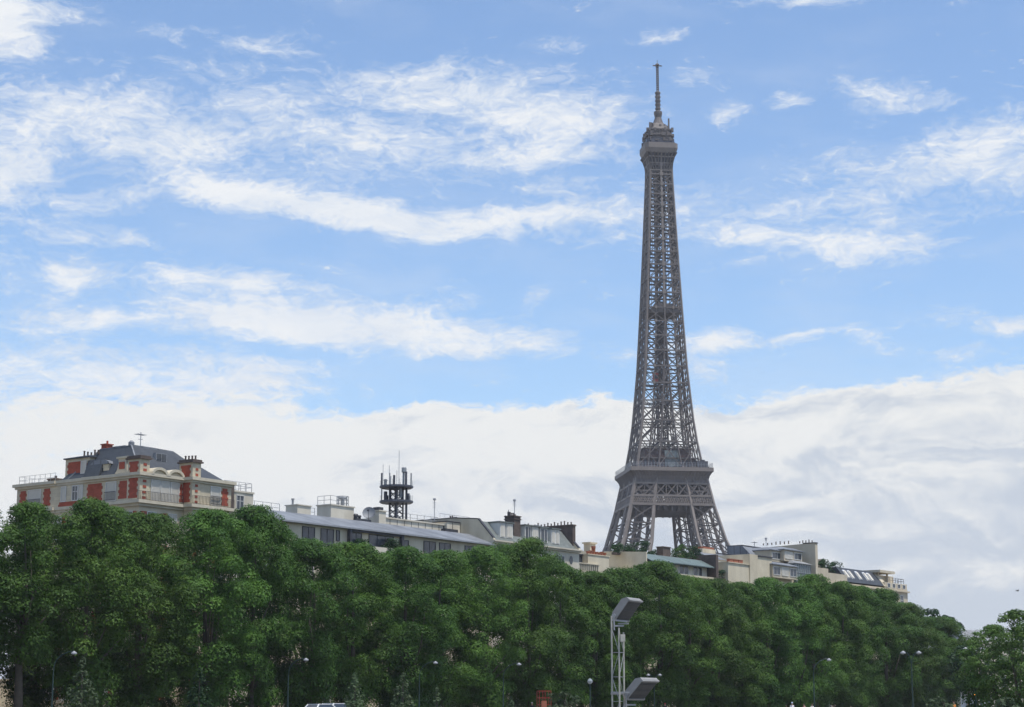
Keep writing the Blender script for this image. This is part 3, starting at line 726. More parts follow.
# roofs
mb = MB()
mb.frustum((sC + .4, 157.2, 158.5, 171.9, 27.05), (147.0, 153.4, 162.2, 167.4, 30.6)); mb.frustum((147.0, 153.4, 162.2, 167.4, 30.6), (148.5, 152, 164, 167.3, 31.0))
mb.frustum((151.4, 157.3, 157.2, 169, 27.05), (153.2, 155.8, 161.5, 167, 29.6))
mb.frustum((sC + .3, 148, 167.4, 171.8, 27.05), (sC + 1.4, 148, 167.4, 171.8, 27.35))
mb.frustum((sC + .2, 150, 165.1, 167.7, 27.05), (sC + .9, 150, 165.1, 167.7, 29.2))
roof = B.part('roof', mb, M['slate'])
mb = MB(); lo = [(sC + .4, 158.5, 27.05), (153.2, 158.5, 27.05)]; up = [(147.0, 162.2, 30.6), (153.4, 162.2, 30.6), (153.4, 167.4, 30.6), (147.0, 167.4, 30.6)]
for k_ in range(4): mb.bar(up[k_], up[(k_+1) % 4], .14)
for a_, b_ in (((sC + .4, 158.5, 27.1), up[0]), ((157.2, 158.5, 27.1), up[1]), ((sC + .4, 170.6, 27.1), up[3]), (up[0], (148.5, 164, 31)), (up[1], (152, 164, 31)), ((148.5, 164, 31), (152, 164, 31))): mb.bar(a_, b_, .14)
B.part('ridge_cap', mb, M['zinc'], roof)
mb = MB(); y0, y1 = 167.5, 171.6                               # raised brick pavilion at the back corner
mb.box(sC + .9, sC + 5.5, y0, y1, 27.0, 29.55); mb.box(sC + .7, sC + 5.7, y0 - .2, y1 + .2, 29.55, 29.7, 2); panel(mb, 's', sC + .9, y0 + .35, y1 - .35, 27.3, 29.2)
mb.frustum((sC + .75, sC + 5.6, y0 - .15, y1 + .15, 29.7), (sC + 2.4, sC + 4.4, y0 + 1.5, y1 - 1.4, 30.1), 2)
pv = B.part('attic_pavilion', mb, [M['stone'], M['brick'], M['slate']])
window(B, 's', sC + .86, 168.0, 168.75, 27.8, 29.1, 'blind', 0, 0, sill=False)
mb = MB()                                                      # curved zinc hood dormer and its base
for i in range(6):
    a0, a1 = i * math.pi / 6, (i + 1) * math.pi / 6; yc, rr_ = 165.5, 1.6
    mb.prism([(sC + .7, yc + rr_*math.cos(a0), 28.55 + .55*math.sin(a0)), (sC + .7, yc + rr_*math.cos(a1), 28.55 + .55*math.sin(a1)), (sC + .7, yc, 28.5)], (3, 0, 0), 0)
mb.box(sC + .8, sC + 3.6, 164.1, 166.9, 27.05, 28.5, 1); fbox(mb, 's', sC + .8, 165.0, 166.5, 27.5, 28.1, 0, .05, 2)
B.part('hood_dormer', mb, [M['zinc'], M['stone'], M['glass']], roof)
mb = MB()                                                      # scrolled stone dormer
mb.prism([(sC + .5, 162.9, 27.05), (sC + .5, 160.3, 27.05), (sC + .5, 160.7, 27.5), (sC + .5, 160.9, 28.5), (sC + .5, 160.8, 28.9), (sC + .5, 162.2, 28.9), (sC + .5, 162.1, 28.4), (sC + .5, 162.4, 27.6)], (1.6, 0, 0), 0)
fbox(mb, 's', sC + .5, 161.1, 162.0, 27.7, 28.5, 0, .05, 1); mb.box(sC + .35, sC + 2.2, 160.6, 162.4, 28.9, 29.1, 0)
B.part('scroll_dormer', mb, [M['trim'], M['brick']], roof)
mb = MB()                                                      # two arched pediments over the three shuttered windows
for c in (147.25, 149.75):
    pts_o = [(c + 1.25 * math.cos(R(t)), 26.95 + .85 * math.sin(R(t))) for t in range(0, 181, 20)]; pts_i = [(c + .95 * math.cos(R(t)), 26.95 + .55 * math.sin(R(t))) for t in range(0, 181, 20)]
    for (a, b), (c_, d), (e, f), (g, h) in zip(pts_o, pts_o[1:], pts_i, pts_i[1:]): mb.prism([(a, 157.55, b), (c_, 157.55, d), (g, 157.55, h), (e, 157.55, f)], (0, 1.9, 0), 0)
    mb.prism([(x, 157.8, z) for x, z in pts_i] , (0, 1.4, 0), 1)
B.part('arched_pediment', mb, [M['trim'], M['plaster']], roof)
mb = MB(); fbox(mb, 'y', 161.0, 149.2, 150.9, 29.0, 29.9, 0, .5, 0); fbox(mb, 'y', 161.0, 149.3, 150.0, 29.05, 29.85, .5, .53, 1); fbox(mb, 'y', 161.0, 150.1, 150.8, 29.05, 29.85, .5, .53, 1)
B.part('roof_window', mb, [M['grey'], M['glass']], roof)
def stack(s0, s1, y0, y1, z0, z1, npots, nm='chimney'):
    mb = MB(); mb.box(s0, s1, y0, y1, z0, z1, 0)
    panel(mb, 's', s0, y0 + .3, y1 - .25, z0 + .2, z1 - .25, 1)
    z = z0 + .1
    while z < z1 - .4: fbox(mb, 'y', y0, s0 + .45, s1 - .45, z, z + .28, 0, .04, 1); z += .62
    mb.box(s0 - .2, s1 + .2, y0 - .2, y1 + .2, z1, z1 + .18, 2); mb.box(s0 - .08, s1 + .08, y0 - .08, y1 + .08, z1 + .18, z1 + .4, 2)
    pots(mb, y0, y1, (s0 + s1) / 2, z1 + .4, npots, .5, 2, 'y')
    return B.part(nm, mb, [M['stone'], M['brick'], M['brown']], roof)
stack(sC - .05, sC + 1.35, 157.95, 160.0, 24.0, 28.55, 0); stack(151.2, 152.5, 156.55, 158.7, 24.0, 28.7, 4)
mb = MB(); mb.box(147.0, 147.9, 166.4, 167.3, 29.6, 31.1, 0); mb.box(146.9, 148.0, 166.3, 167.4, 31.1, 31.22, 0); mb.lathe((147.45, 166.8, 31.2), [(.12, 0), (.12, .4)], 8, 0)
B.part('chimney', mb, M['brick'], roof, label='small red brick chimney')
mb = MB(); mb.box(148.2, 150.4, 164.6, 166.9, 30.0, 31.0); mb.lathe((149.4, 164.9, 30.7), [(.35, 0), (.35, .8), (.15, 1.0)], 8); mb.lathe((150.8, 164.9, 30.5), [(.4, 0), (.4, .7)], 8)
B.part('roof_vent', mb, M['zinc'], roof)
for k_ in range(5): mb = MB(); pots(mb, 167 + k_*.6, 167 + .6 + k_*.6, sC + 2, 30.0, 1, .5, 0, 'y'); B.part('chimney_pot', mb, M['brown'], roof)
mb = MB(); mb.box(146.5, 147.6, 175.8, 175.6, 27.0, 27.6); mb.box(146.3, 147.8, 174.3, 175.8, 27.6, 27.75); mb.lathe((147, 175.0, 27.75), [(.15, 0), (.15, .35)], 8); B.part('chimney', mb, M['brown'], roof, label='low brown chimney on the terrace')
mb = MB(); rail(mb, [(sC + .1, 172.3, 27.05), (sC + .1, 178.7, 27.05), (155, 178.7, 27.05)], .95, .9, .035, (1, .5)); B.part('terrace_rail', mb, M['wire'])
mb = MB(); mb.box(157.6, 158.6, 157.2, 158.6, 0, 26.9, 0); mb.box(157.5, 158.7, 157.1, 158.7, 26.9, 27.1, 0); B.part('chimney', mb, M['brown'], label='plain brown flue stack')
# ---- wall left of the brick house
mb = MB(); mb.box(60, 144.4, 172, 172.5, 0, 4.2); mb.box(60, 144.4, 171.9, 172.6, 4.2, 4.4)
for i in range(20): mb.box(61 + i*4.2, 61.6 + i*4.2, 171.85, 172, 0, 4.2)
w_ = mesh_obj('courtyard_wall', mb, M['stone']); w_.rotation_euler = (0, 0, SROT); tag(w_, 'low pale stone courtyard wall at the left edge beside the brick house', 'wall')
# ---- annex with roof terrace
B = Bld('terrace_annex', 'small cream flat-roofed annex with railed roof terrace beside the brick house', 'house', 158.7, 158)
mb = MB(); mb.box(158.7, 163.2, 158.6, 168, 0, 26.3); mb.box(158.6, 163.3, 158.5, 168.1, 26.3, 26.5); B.part('wall', mb, M['plaster2'])
window(B, 'y', 158.6, 160.4, 161.5, 24.3, 25.9, 'glass'); lower_rows(B, 'y', 158.6, 158.9, 163, ((20.4, 22.6),), 2)
mb = MB(); rail(mb, [(158.8, 168, 26.5), (158.8, 158.8, 26.5), (163.1, 158.8, 26.5), (163.1, 167, 26.5)], 1.05, .9, .045); B.part('terrace_rail', mb, M['wire'])
mb = MB()                                                      # wire trellis rising behind
for i in range(8):
    s0 = 158.9; yy = 161 + i * .9; mb.bar((s0, yy, 26.5), (s0, yy, 28.6 if i > 1 else 27.2 + i * .8), .03)
for zz in (27.2, 27.9, 28.6): mb.bar((158.9, 161.5, zz), (158.9, 167.3, zz), .03)
mb.bar((158.9, 158.8, 26.5), (158.9, 162.2, 28.6), .05); mb.bar((158.9, 162.2, 28.6), (158.9, 167.3, 28.6), .05)
B.part('wire_trellis', mb, M['wire'])

# ---- long zinc roofed house
B = Bld('apartment_house', 'long cream apartment house with sloping zinc roof and dark wide windows', 'house', 163.3, 158)
mb = MB(); mb.box(163.3, 209.6, 158, 173, 0, 23.4)
mb.box(179.9, 190.0, 157.9, 158, 23.05, 23.4)
B.part('wall', mb, M['plaster'])
mb = MB()
mb.prism([(163.3, 157.5, 23.4), (163.3, 157.5, 23.55), (163.3, 162, 25.2), (163.3, 172.5, 25.4), (163.3, 172.5, 23.4)], (46.3, 0, 0))
roof = B.part('roof', mb, M['zinc'])
mb = MB(); mb.box(163.3, 209.6, 157.35, 157.5, 23.36, 23.56); B.part('gutter', mb, M['grey'])
ZW = [(302.5, 314, 21.2, 23.0), (321, 333, 21.2, 23.0), (351, 361, 21.3, 22.95), (424, 435, 21.3, 22.9), (439.5, 450, 21.3, 22.9), (465, 473, 21.3, 22.9)]
for x0, x1, z0, z1 in ZW: window(B, 'y', 158, on(x0, 532, 158)[0], on(x1, 532, 158)[0], z0, z1, 'glass', 1, 0, sill=False, fr='dark')
window(B, 'y', 158, on(336.5, 532, 158)[0], on(339, 532, 158)[0], 21.8, 23.0, 'glass', 0, 0, sill=False, fr='dark')
window(B, 'y', 158, on(369, 538, 158)[0], on(393, 538, 158)[0], 21.4, 22.95, 'glass', 2, 0, sill=False, fr='dark')
window(B, 'y', 158, on(402, 538, 158)[0], on(408, 538, 158)[0], 21.4, 22.7, 'glass', 0, 0, sill=False, fr='dark')
mb = MB(); mb.box(179.6, 190.0, 157.6, 157.9, 23.1, 23.36); mb.box(179.5, 179.9, 157.5, 158, 20.8, 23.36); mb.box(189.7, 190.1, 157.5, 158, 20.8, 23.36); B.part('loggia_frame', mb, M['dark'])
mb = MB(); mb.box(181.5, 190, 156.6, 158, 20.3, 20.6); mb.box(181.5, 190, 156.6, 156.75, 20.6, 21.35); B.part('balcony', mb, M['plaster2'])
lower_rows(B, 'y', 158, 164, 209, ((16.6, 19.2), (1.2, 4.2)), 13)
def block(name, x0, x1, ytop, plane, dp, zb, m, parent=None, cap=None, xe=None):
    s0, z = on(x0, ytop, plane); s1 = on(x1, ytop, plane)[0]; mb = MB(); mb.box(s0, s1, plane, plane + dp, zb, z)
    if cap: mb.box(s0 - .12, s1 + .12, plane - .12, plane + dp + .12, z, z + cap)
    B.part(name, mb, m, parent); return s0, s1, z
s0, s1, z = block('chimney', 297.5, 311, 505, 163, 2, 24.5, M['plaster2'], roof, .12)
mb = MB(); mb.lathe((s0 + .2, 164, z + .1), [(.14, 0), (.14, .6), (.22, .65), (.22, .8)], 8); B.part('flue_pipe', mb, M['grey'], roof)
s0, s1, z = block('chimney', 331, 354, 505, 163, 2.4, 24.5, M['plaster2'], roof, .15)
mb = MB(); rail(mb, [(s0, 165.3, z), (s0, 163.1, z), (s0 + 2.6, 163.1, z)], 1.25, .9, .05); B.part('guard_rail', mb, M['wire'], roof)
mb = MB()                                                      # caged cowl on the stack
c = (s1 - 1.1, 164, z + .15); mb.lathe(c, [(.25, 0), (.25, .9), (.5, 1.0), (.5, 1.15), (.3, 1.3)], 10)
for k_ in range(8):
    t = k_ * math.pi / 4; p = Vector((c[0] + .75*math.cos(t), c[1] + .75*math.sin(t), c[2])); mb.bar(p, p + Vector((0, 0, 1.3)), .06)
for zz in (.4, .85, 1.3):
    for k_ in range(8): t = k_*math.pi/4; u = t + math.pi/4; mb.bar((c[0]+.75*math.cos(t), c[1]+.75*math.sin(t), c[2]+zz), (c[0]+.75*math.cos(u), c[1]+.75*math.sin(u), c[2]+zz), .06)
B.part('caged_cowl', mb, M['grey'], roof)
s0, s1, z = block('chimney', 379, 386, 511, 163.2, 1.6, 24.5, M['plaster2'], roof, .15)
mb = MB(); mb.box(s0 + .3, s1 - .2, 163.5, 164.5, z + .15, z + .6); B.part('vent_cap', mb, M['dark'], roof)
p0 = on(386, 514, 164)[0]; p1 = on(449, 526, 164)[0]
mb = MB(); mb.box(p0, p1, 164, 170, 25, 26.25); mb.box(p0 - .1, p1 + .15, 163.85, 170.1, 26.25, 26.42); mb.prism([(p1, 164, 25), (p1 + 1.6, 164, 25), (p1 + 1.0, 164, 26.4), (p1, 164, 26.4)], (0, 5, 0))
for i in range(10): mb.box(p0 + .8 + i*1.5, p0 + .88 + i*1.5, 163.97, 164, 25.1, 26.2, 1)
mb.prism([(p1 - 1.4, 163.95, 26.2), (p1 - .1, 163.95, 26.2), (p1 - .5, 163.95, 25.45), (p1 - 1.1, 163.95, 25.45)], (0, .05, 0), 1)
B.part('penthouse', mb, [M['plaster2'], M['dark']], roof)
for pts in ([(163.5, 164.5, 25.3), (174, 164.5, 25.3)], [(177.5, 164.5, 25.3), (180.5, 164.5, 25.3)], [(185.4, 165.5, 25.3), (190.0, 165.5, 25.3)], [(p0, 166, 26.4), (p1, 166, 26.4), (p1 + .8, 168, 26.4)]):
    mb = MB(); rail(mb, pts, 1.15, 1.4, .05); B.part('roof_rail', mb, M['grey'], roof)
q0 = on(447, 521, 163.5); q1 = 211.8
mb = MB(); mb.box(q0[0], 209.5, 163.5, 171, 25.2, 26.75); mb.box(q0[0] - .1, 209.5, 163.4, 171, 26.75, 26.9, 1); mb.box(q0[0] - 1.2, q0[0] + 1.6, 162.8, 163.6, 25.2, 25.7, 1)
for i in range(3): mb.box(q0[0] + 1.2 + i*1.8, q0[0] + 1.28 + i*1.8, 163.47, 163.5, 25.3, 26.7, 1)
B.part('stair_house', mb, [M['plaster2'], M['dark']], roof)
a_ = on(453, 517, 165)[0]; mb = MB(); mb.box(a_, a_ + 1.7, 165, 166.2, 26.8, 27.6); pots(mb, a_, a_ + 1.7, 165.6, 27.6, 4, .4); mb.box(a_ + 2.2, a_ + 3.8, 165, 166, 26.8, 27.25); mb.box(a_ + 2.9, a_ + 3.1, 165, 165.2, 27.25, 27.7); B.part('chimney', mb, M['brown'], roof)
mb = MB(); prev = None                                          # thin hoop rail over the stair house
for t in range(0, 11):
    u = t / 10; s_ = on(440, 510, 167)[0] + u * (on(487, 520, 167)[0] - on(440, 510, 167)[0]); z_ = 28.35 if u < .6 else 28.35 - (u - .6) ** 1.5 * 7.5
    p = Vector((s_, 167, z_))
    if prev is not None: mb.bar(prev, p, .05)
    mb.bar((s_, 167, 26.8), p, .03); prev = p
B.part('hoop_rail', mb, M['wire'], roof)
# ---- dormer house with slate mansard
s0, s1 = 209.6, 230.9
B = Bld('mansard_house', 'pale house with weathered slate mansard, white dormers and broad brown chimney wall', 'house', s0, 158)
mb = MB(); mb.box(s0, s1, 158, 172, 0, 24.1); mb.box(s0, s1 + .1, 157.7, 158, 23.75, 24.0, 0); mb.box(s0, s1 + .2, 157.45, 158, 24.0, 24.2, 0); B.part('wall', mb, M['plaster2'])
prof = [(158.1, 24.2), (160.6, 27.0), (164.5, 27.35), (172, 27.35), (172, 24.2)]
mb = MB(); mb.prism([(s0 + .4, y, z) for y, z in prof], (s1 - s0 - .9, 0, 0)); roof = B.part('roof', mb, M['slate_g'])
prof2 = [(157.6, 24.05), (157.75, 24.45), (160.4, 27.25), (164.5, 27.6), (172, 27.6), (172, 24.05)]
for e, w_ in ((s0 - .02, .42), (s1 - .5, .5)):
    mb = MB(); mb.prism([(e, y, z) for y, z in prof2], (w_, 0, 0), 0)
    for (y0, z0), (y1, z1) in zip(prof2[1:4], prof2[2:5]): mb.bar((e + .22, y0, z0), (e + .22, y1, z1), .5, 1, .14)
    B.part('party_wall', mb, [M['plaster'], M['dark']])
def dormer(x0, x1, z0=24.75, z1=26.85, pl=158.5, n=1):
    a, b = on(x0, 532, pl)[0], on(x1, 532, pl)[0]; mb = MB()
    mb.box(a, b, pl, 161.5, z0, z1, 0); mb.box(a - .15, b + .15, pl - .2, 161.5, z1, z1 + .16, 1)
    w_ = (b - a) / n
    for i in range(n):
        mb.box(a + i*w_ + .18, a + (i+1)*w_ - .18, pl - .05, pl, z0 + .15, z1 - .18, 2); mb.box(a + (i+.5)*w_ - .04, a + (i+.5)*w_ + .04, pl - .08, pl - .05, z0 + .15, z1 - .18, 0)
    B.part('dormer', mb, [M['frame'], M['slate_g'], M['blind'] if (int(x0) % 3) else M['glass']], roof)
dormer(500, 505.5); dormer(506.5, 513); dormer(525, 531); dormer(532, 538.5); dormer(540.5, 547.5); dormer(551.5, 559.5, n=2)
a_ = on(514, 530, 159)[0]; b_ = on(520.5, 530, 159)[0]
mb = MB(); mb.box(a_, b_, 159, 160.6, 24.6, 28.0); mb.box(a_ - .12, b_ + .12, 158.9, 160.7, 27.6, 27.75); mb.box(a_ - .12, b_ + .12, 158.9, 160.7, 28.0, 28.15); pots(mb, a_, b_, 159.8, 28.15, 4, .5); B.part('chimney', mb, M['brown'], roof, label='tall narrow brown brick chimney')
mb = MB(); mb.box(s1 - .75, s1 - .02, 158.6, 168, 24.6, 27.75); mb.box(s1 - .85, s1 + .08, 158.5, 168.1, 27.75, 27.95); pots(mb, 158.8, 167.8, s1 - .4, 27.95, 15, .55, 0, 'y'); B.part('chimney_wall', mb, M['brown'], roof)
window(B, 'y', 158, on(555, 563, 158)[0], on(564, 563, 158)[0], 20.6, 23.0, 'glass', 2, 0, sill=False)
c_ = on(571, 560, 158); mb = MB()
for k_ in range(12):
    t = k_*math.pi/6; u = t + math.pi/6; mb.prism([(c_[0], 157.96, c_[1]), (c_[0] + .42*math.cos(t), 157.96, c_[1] + .62*math.sin(t)), (c_[0] + .42*math.cos(u), 157.96, c_[1] + .62*math.sin(u))], (0, .03, 0))
B.part('oval_window', mb, M['glass'])
lower_rows(B, 'y', 158, s0 + .5, s1 - .5, ((16.6, 19.0), (1.2, 4.2)), 6)
# ---- low set-back house with conservatory
B = Bld('low_house', 'low cream house with glazed conservatory and terracotta pots, between mansard house and blank wall', 'house', 231.0, 160)
mb = MB(); mb.box(231.0, 249.3, 160, 172, 0, 22.4); a_ = on(588, 560, 160)[0]; b_ = on(609, 560, 160)[0]
mb.box(a_, b_, 160, 170, 22.4, 24.0); mb.box(a_ - .1, b_ + .1, 159.9, 170, 24.0, 24.12)
B.part('wall', mb, M['plaster'])
mb = MB(); g0 = on(580, 560, 161)[0]; mb.box(231.2, a_ - .1, 161, 166, 22.4, 23.9, 0)
for i in range(7): mb.box(231.2 + i*(a_-231.4)/6 - .05, 231.2 + i*(a_-231.4)/6 + .05, 160.94, 161, 22.4, 23.9, 1)
mb.box(231.1, a_, 160.8, 166.2, 23.9, 24.05, 1); B.part('conservatory', mb, [M['glass'], M['dark']])
mb = MB()
for i in range(14): mb.box(231.4 + i*.55, 231.6 + i*.55, 159.8, 160, 21.6, 22.5)
mb.box(231.2, 239, 159.7, 160.05, 22.5, 22.65); B.part('balustrade', mb, M['trim'])
mb = MB(); t0, tz = on(590, 543.5, 169); t1 = on(595.5, 543.5, 169)[0]; mb.box(t0, t1, 169, 170.2, 22, tz); mb.box(t0 - .2, t1 + .2, 168.8, 170.4, tz, tz + .25); mb.frustum((t0 - 2.4, t1 + 2.4, 168, 172, 22.4), (t0 - .6, t1 + .9, 168.6, 171, 25.1)); B.part('chimney', mb, M['plaster3'])
lower_rows(B, 'y', 160, 231.5, 249, ((16.6, 19.0), (1.2, 4.2)), 5)
# ---- house with green roof and blank side wall
s0, s1 = 249.4, 269.6
B = Bld('roof_garden_house', 'house with blank cream side wall, green copper roof strip over a glazed top floor', 'house', s0, 158)
mb = MB(); mb.box(s0, s1, 158, 172, 0, 22.3); mb.box(s0, s1, 159.6, 172, 22.3, 25.0); mb.box(s0, s1 + .1, 157.5, 158, 22.0, 22.3); B.part('wall', mb, M['plaster'])
mb = MB(); zA = onx(647, 550, s0)[1]; mb.prism([(s0 - .02, 157.9, 20), (s0 - .02, 157.9, zA - .3), (s0 - .02, 165.6, zA + .15), (s0 - .02, 165.7, zA + .05), (s0 - .02, 172.5, zA + .6), (s0 - .02, 172.5, 20)], (-.3, 0, 0)); B.part('side_wall', mb, M['plaster'])
mb = MB(); mb.prism([(s0 + .1, 157.3, 23.75), (s0 + .1, 157.3, 23.9), (s0 + .1, 159.8, 25.15), (s0 + .1, 159.8, 25.0), ], (s1 - s0 - .9, 0, 0)); B.part('roof', mb, M['copper'])
n = 13
for i in range(n):
    a = s0 + .4 + (s1 - s0 - 1.6) * i / n; b = a + (s1 - s0 - 1.6) / n
    window(B, 'y', 158.6, a + .12, b - .12, 22.4, 23.75, 'glass' if i % 3 else 'blind', 0, 0, sill=False)
mb = MB(); mb.box(s0 + .3, s1 - .5, 158.6, 159.6, 22.3, 24.4); B.part('glazed_floor', mb, M['dark'])
mb = MB(); mb.box(s1 - .8, s1 - .05, 157.0, 163, 22.3, 26.0); B.part('chimney_wall', mb, M['brown'])
a_, z_ = on(663, 547, 160.5); b_ = on(670.5, 547, 160.5)[0]; mb = MB(); mb.box(a_, b_, 160.5, 161.7, 24.5, z_); mb.box(a_ - .1, b_ + .1, 160.4, 161.8, z_, z_ + .12); B.part('chimney', mb, M['brown'])
lower_rows(B, 'y', 158, s0 + .5, s1 - .5, ((18.0, 20.6), (1.2, 4.2)), 7)
# ---- stepped cream house with many terraces
s0, s1 = 269.7, 306.2
B = Bld('stepped_house', 'stepped cream house with roof terraces, window bays and a tall blank end wall', 'house', s0, 158)
def X(x, y, pl=158): return on(x, y, pl)[0]
def Z(x, y, pl=158): return on(x, y, pl)[1]
mb = MB(); mb.box(s0, s1, 159.5, 172, 0, 22.5)
mb.box(X(728, 570), X(749, 570), 158, 166, 0, Z(740, 564)); mb.box(X(749, 570), X(757, 570), 157.8, 166, 0, Z(752, 554.5)); mb.box(X(757, 570), X(772, 570), 158, 166, 0, Z(765, 557.5))
mb.box(X(772, 570), s1 - .9, 158.8, 172, 0, 24.0)
mb.box(X(757, 570) - .05, X(772, 570) + .1, 157.85, 166.1, Z(765, 557.5), Z(765, 557.5) + .22, 1); mb.box(X(728, 570) - .05, X(749, 570), 157.85, 166.05, Z(740, 564), Z(740, 564) + .15, 0)
B.part('wall', mb, [M['plaster'], M['dark']])
mb = MB(); a_, z_ = on(700, 549, 166); b_ = X(741, 549, 166); mb.box(a_, b_, 166, 171, 22, z_ - .4)
mb.prism([(X(715, 556, 162), 162, 26.0), (X(715, 556, 162), 166.0, 27.6), (X(715, 556, 162), 166.0, 26.0)], (X(742, 556, 162) - X(715, 556, 162), 0, 0), 1)
mb.box(a_, X(713, 549, 166), 165.5, 168, z_ - .6, z_ + .1, 0); mb.box(a_ + .4, X(712, 549, 166), 165.6, 167.5, z_ + .1, z_ + .45, 2); mb.box(X(713, 549, 166), b_ + 3, 165.9, 171, z_ - .4, z_ - .25, 3)
B.part('rear_block', mb, [M['plaster'], M['zinc'], M['pot'], M['dark']])
mb = MB(); a_ = X(742, 552, 165); b_ = X(771, 552, 165); z_ = Z(755, 547.5, 165); mb.prism([(a_, 162.5, z_ - 2.4), (a_, 165, z_), (a_, 168, z_), (a_, 168, z_ - 2.4)], (b_ - a_, 0, 0), 0); mb.box(a_, b_, 164.9, 168.1, z_, z_ + .15, 1)
mb.box(a_ + 4.5, a_ + 6.2, 163.1, 164.6, z_ - 1.5, z_ - .7, 2); rf = B.part('roof', mb, [M['zinc'], M['dark'], M['glass']])
mb = MB(); a_ = X(714, 562, 162); b_ = X(733, 562, 162); mb.box(a_, b_ + 4, 162.2, 168, 22, 26.0, 0); mb.box(a_ - .2, b_ + .2, 160.4, 162, 24.0, 24.2, 0); B.part('terrace_room', mb, M['plaster2'])
window(B, 'y', 162.2, X(718, 562, 162), X(724, 562, 162), 24.3, 25.6, 'glass', 2, 0, sill=False); window(B, 'y', 162.2, X(725.5, 562, 162), X(729, 562, 162), 24.3, 25.6, 'glass', 0, 0, sill=False)
mb = MB(); rail(mb, [(a_ - .2, 160.4, 24.2), (b_, 160.4, 24.2)], 1.0, .4, .035, (1, .5)); B.part('terrace_rail', mb, M['dark'])
def bay(x0, x1, yt, yb, pl, n, roofm='zinc', fill='glass', name='bay'):
    a, b = X(x0, (yt+yb)/2, pl), X(x1, (yt+yb)/2, pl); z1 = Z((x0+x1)/2, yt, pl); z0 = Z((x0+x1)/2, yb, pl)
    mb = MB(); mb.box(a, b, pl, 168, z0, z1, 0); mb.box(a - .25, b + .25, pl - .3, 168, z1, z1 + .14, 1); mb.frustum((a - .2, b + .2, pl - .25, 168, z1 + .14), (a + 1, b - 1, pl + 1.2, 168, z1 + .65), 1); mb.box(a - .1, b + .1, pl - .12, pl, z0, z0 + .12, 0)
    p = B.part(name, mb, [M['plaster3'] if fill != 'wall' else M['plaster'], M[roofm]])
    w_ = (b - a) / n
    for i in range(n):
        window(B, 'y', pl, a + i*w_ + .35, a + (i+1)*w_ - .35, z0 + .55, z1 - .35, 'glass' if (i + n) % 2 else 'blind', 1, 0, sill=False)
    return a, b, z0, z1
bay(771, 783, 551, 562, 160.6, 1); bay(784, 802, 551, 562, 159.8, 2); bay(772.5, 797, 566, 578.5, 157.6, 3)
mb = MB(); a_, b_ = X(797.5, 570), X(812, 570); z1 = Z(805, 564); mb.box(a_, b_, 158.3, 162, 23.2, z1, 0)
for i in range(8): mb.box(a_ + (b_-a_)*i/7 - .05, a_ + (b_-a_)*i/7 + .05, 158.22, 158.3, 23.2, z1, 1)
mb.box(a_, b_, 158.22, 158.3, 24.9, 25.0, 1); mb.frustum((a_ - .2, b_ + .3, 158, 162.2, z1), (a_ + .3, b_ - .3, 159.5, 162.2, z1 + .6), 1); B.part('glass_veranda', mb, [M['pglass'], M['grey']])
mb = MB(); ze_ = Z(817, 543.5); y_ = onx(766, 546, s1)[0]; mb.prism([(s1, 157.9, 0), (s1, 157.9, ze_), (s1, y_ - 8, ze_), (s1, y_, ze_ - .3), (s1, y_, 0)], (-.9, 0, 0), 0); mb.box(s1 - 1.0, s1 + .1, 157.8, y_ - 8, ze_, ze_ + .16, 1); pots(mb, 158.4, 161.5, s1 - .45, ze_ + .16, 5, .5, 2, 'y'); pots(mb, 163, 169, s1 - .45, ze_ + .16, 7, .5, 2, 'y'); B.part('end_wall', mb, [M['plaster3'], M['dark'], M['brown']])
lower_rows(B, 'y', 159.5, s0 + .5, X(726, 570), ((18.4, 20.8), (1.2, 4.2)), 3); lower_rows(B, 'y', 158, X(729, 570), X(771, 570), ((1.2, 4.2),), 4)
# ---- corner house with skylit mansard
s0, s1 = 306.3, 343.4
B = Bld('corner_house', 'cream house with blue slate mansard, skylights, end canopy and terrace, farthest of the roofline', 'house', s0, 158)
mb = MB(); mb.box(s0, s1, 158, 172, 0, 24.0); mb.box(s0, s1 + .3, 157.6, 158, 23.5, 23.75); mb.box(s0, X(847, 572), 158.0, 159, 24.0, 25.5); mb.box(s0, s0 + 4, 158.0, 161, 25.5, 26.2)
mb.box(X(845, 572), X(848, 572), 162.6, 164, 24.0, 28.6); mb.box(X(885, 580), s1, 158.1, 172, 24.0, 25.1); mb.box(X(876, 580), X(903, 580), 160, 170, 25.1, 26.6)
B.part('wall', mb, M['plaster3'])
m0, m1 = X(848, 572), X(884, 576); mb = MB(); mb.prism([(m0, 158.1, 24.3), (m0, 160.4, 27.1), (m0, 171, 27.3), (m0, 171, 24.3)], (m1 - m0, 0, 0)); roof = B.part('roof', mb, M['slate'])
mb = MB(); mb.prism([(m1, 158.0, 24.3), (m1, 160.3, 27.3), (m1, 171, 27.5), (m1, 171, 24.3)], (1.6, 0, 0)); B.part('party_wall', mb, M['plaster3'])
for x in (851, 855.5, 863, 870.5, 874.5):
    a, b = X(x, 574), X(x + 2.4, 574); mb = MB()
    mb.prism([(a, 158.75, 25.0), (b, 158.75, 25.0), (b, 159.9, 26.55), (a, 159.9, 26.55)], (0, -.12, .09), 0); mb.prism([(a + .12, 158.72, 25.14), (b - .12, 158.72, 25.14), (b - .12, 159.66, 26.4), (a + .12, 159.66, 26.4)], (0, -.14, .105), 1)
    B.part('skylight', mb, [M['white'], M['blind']], roof)
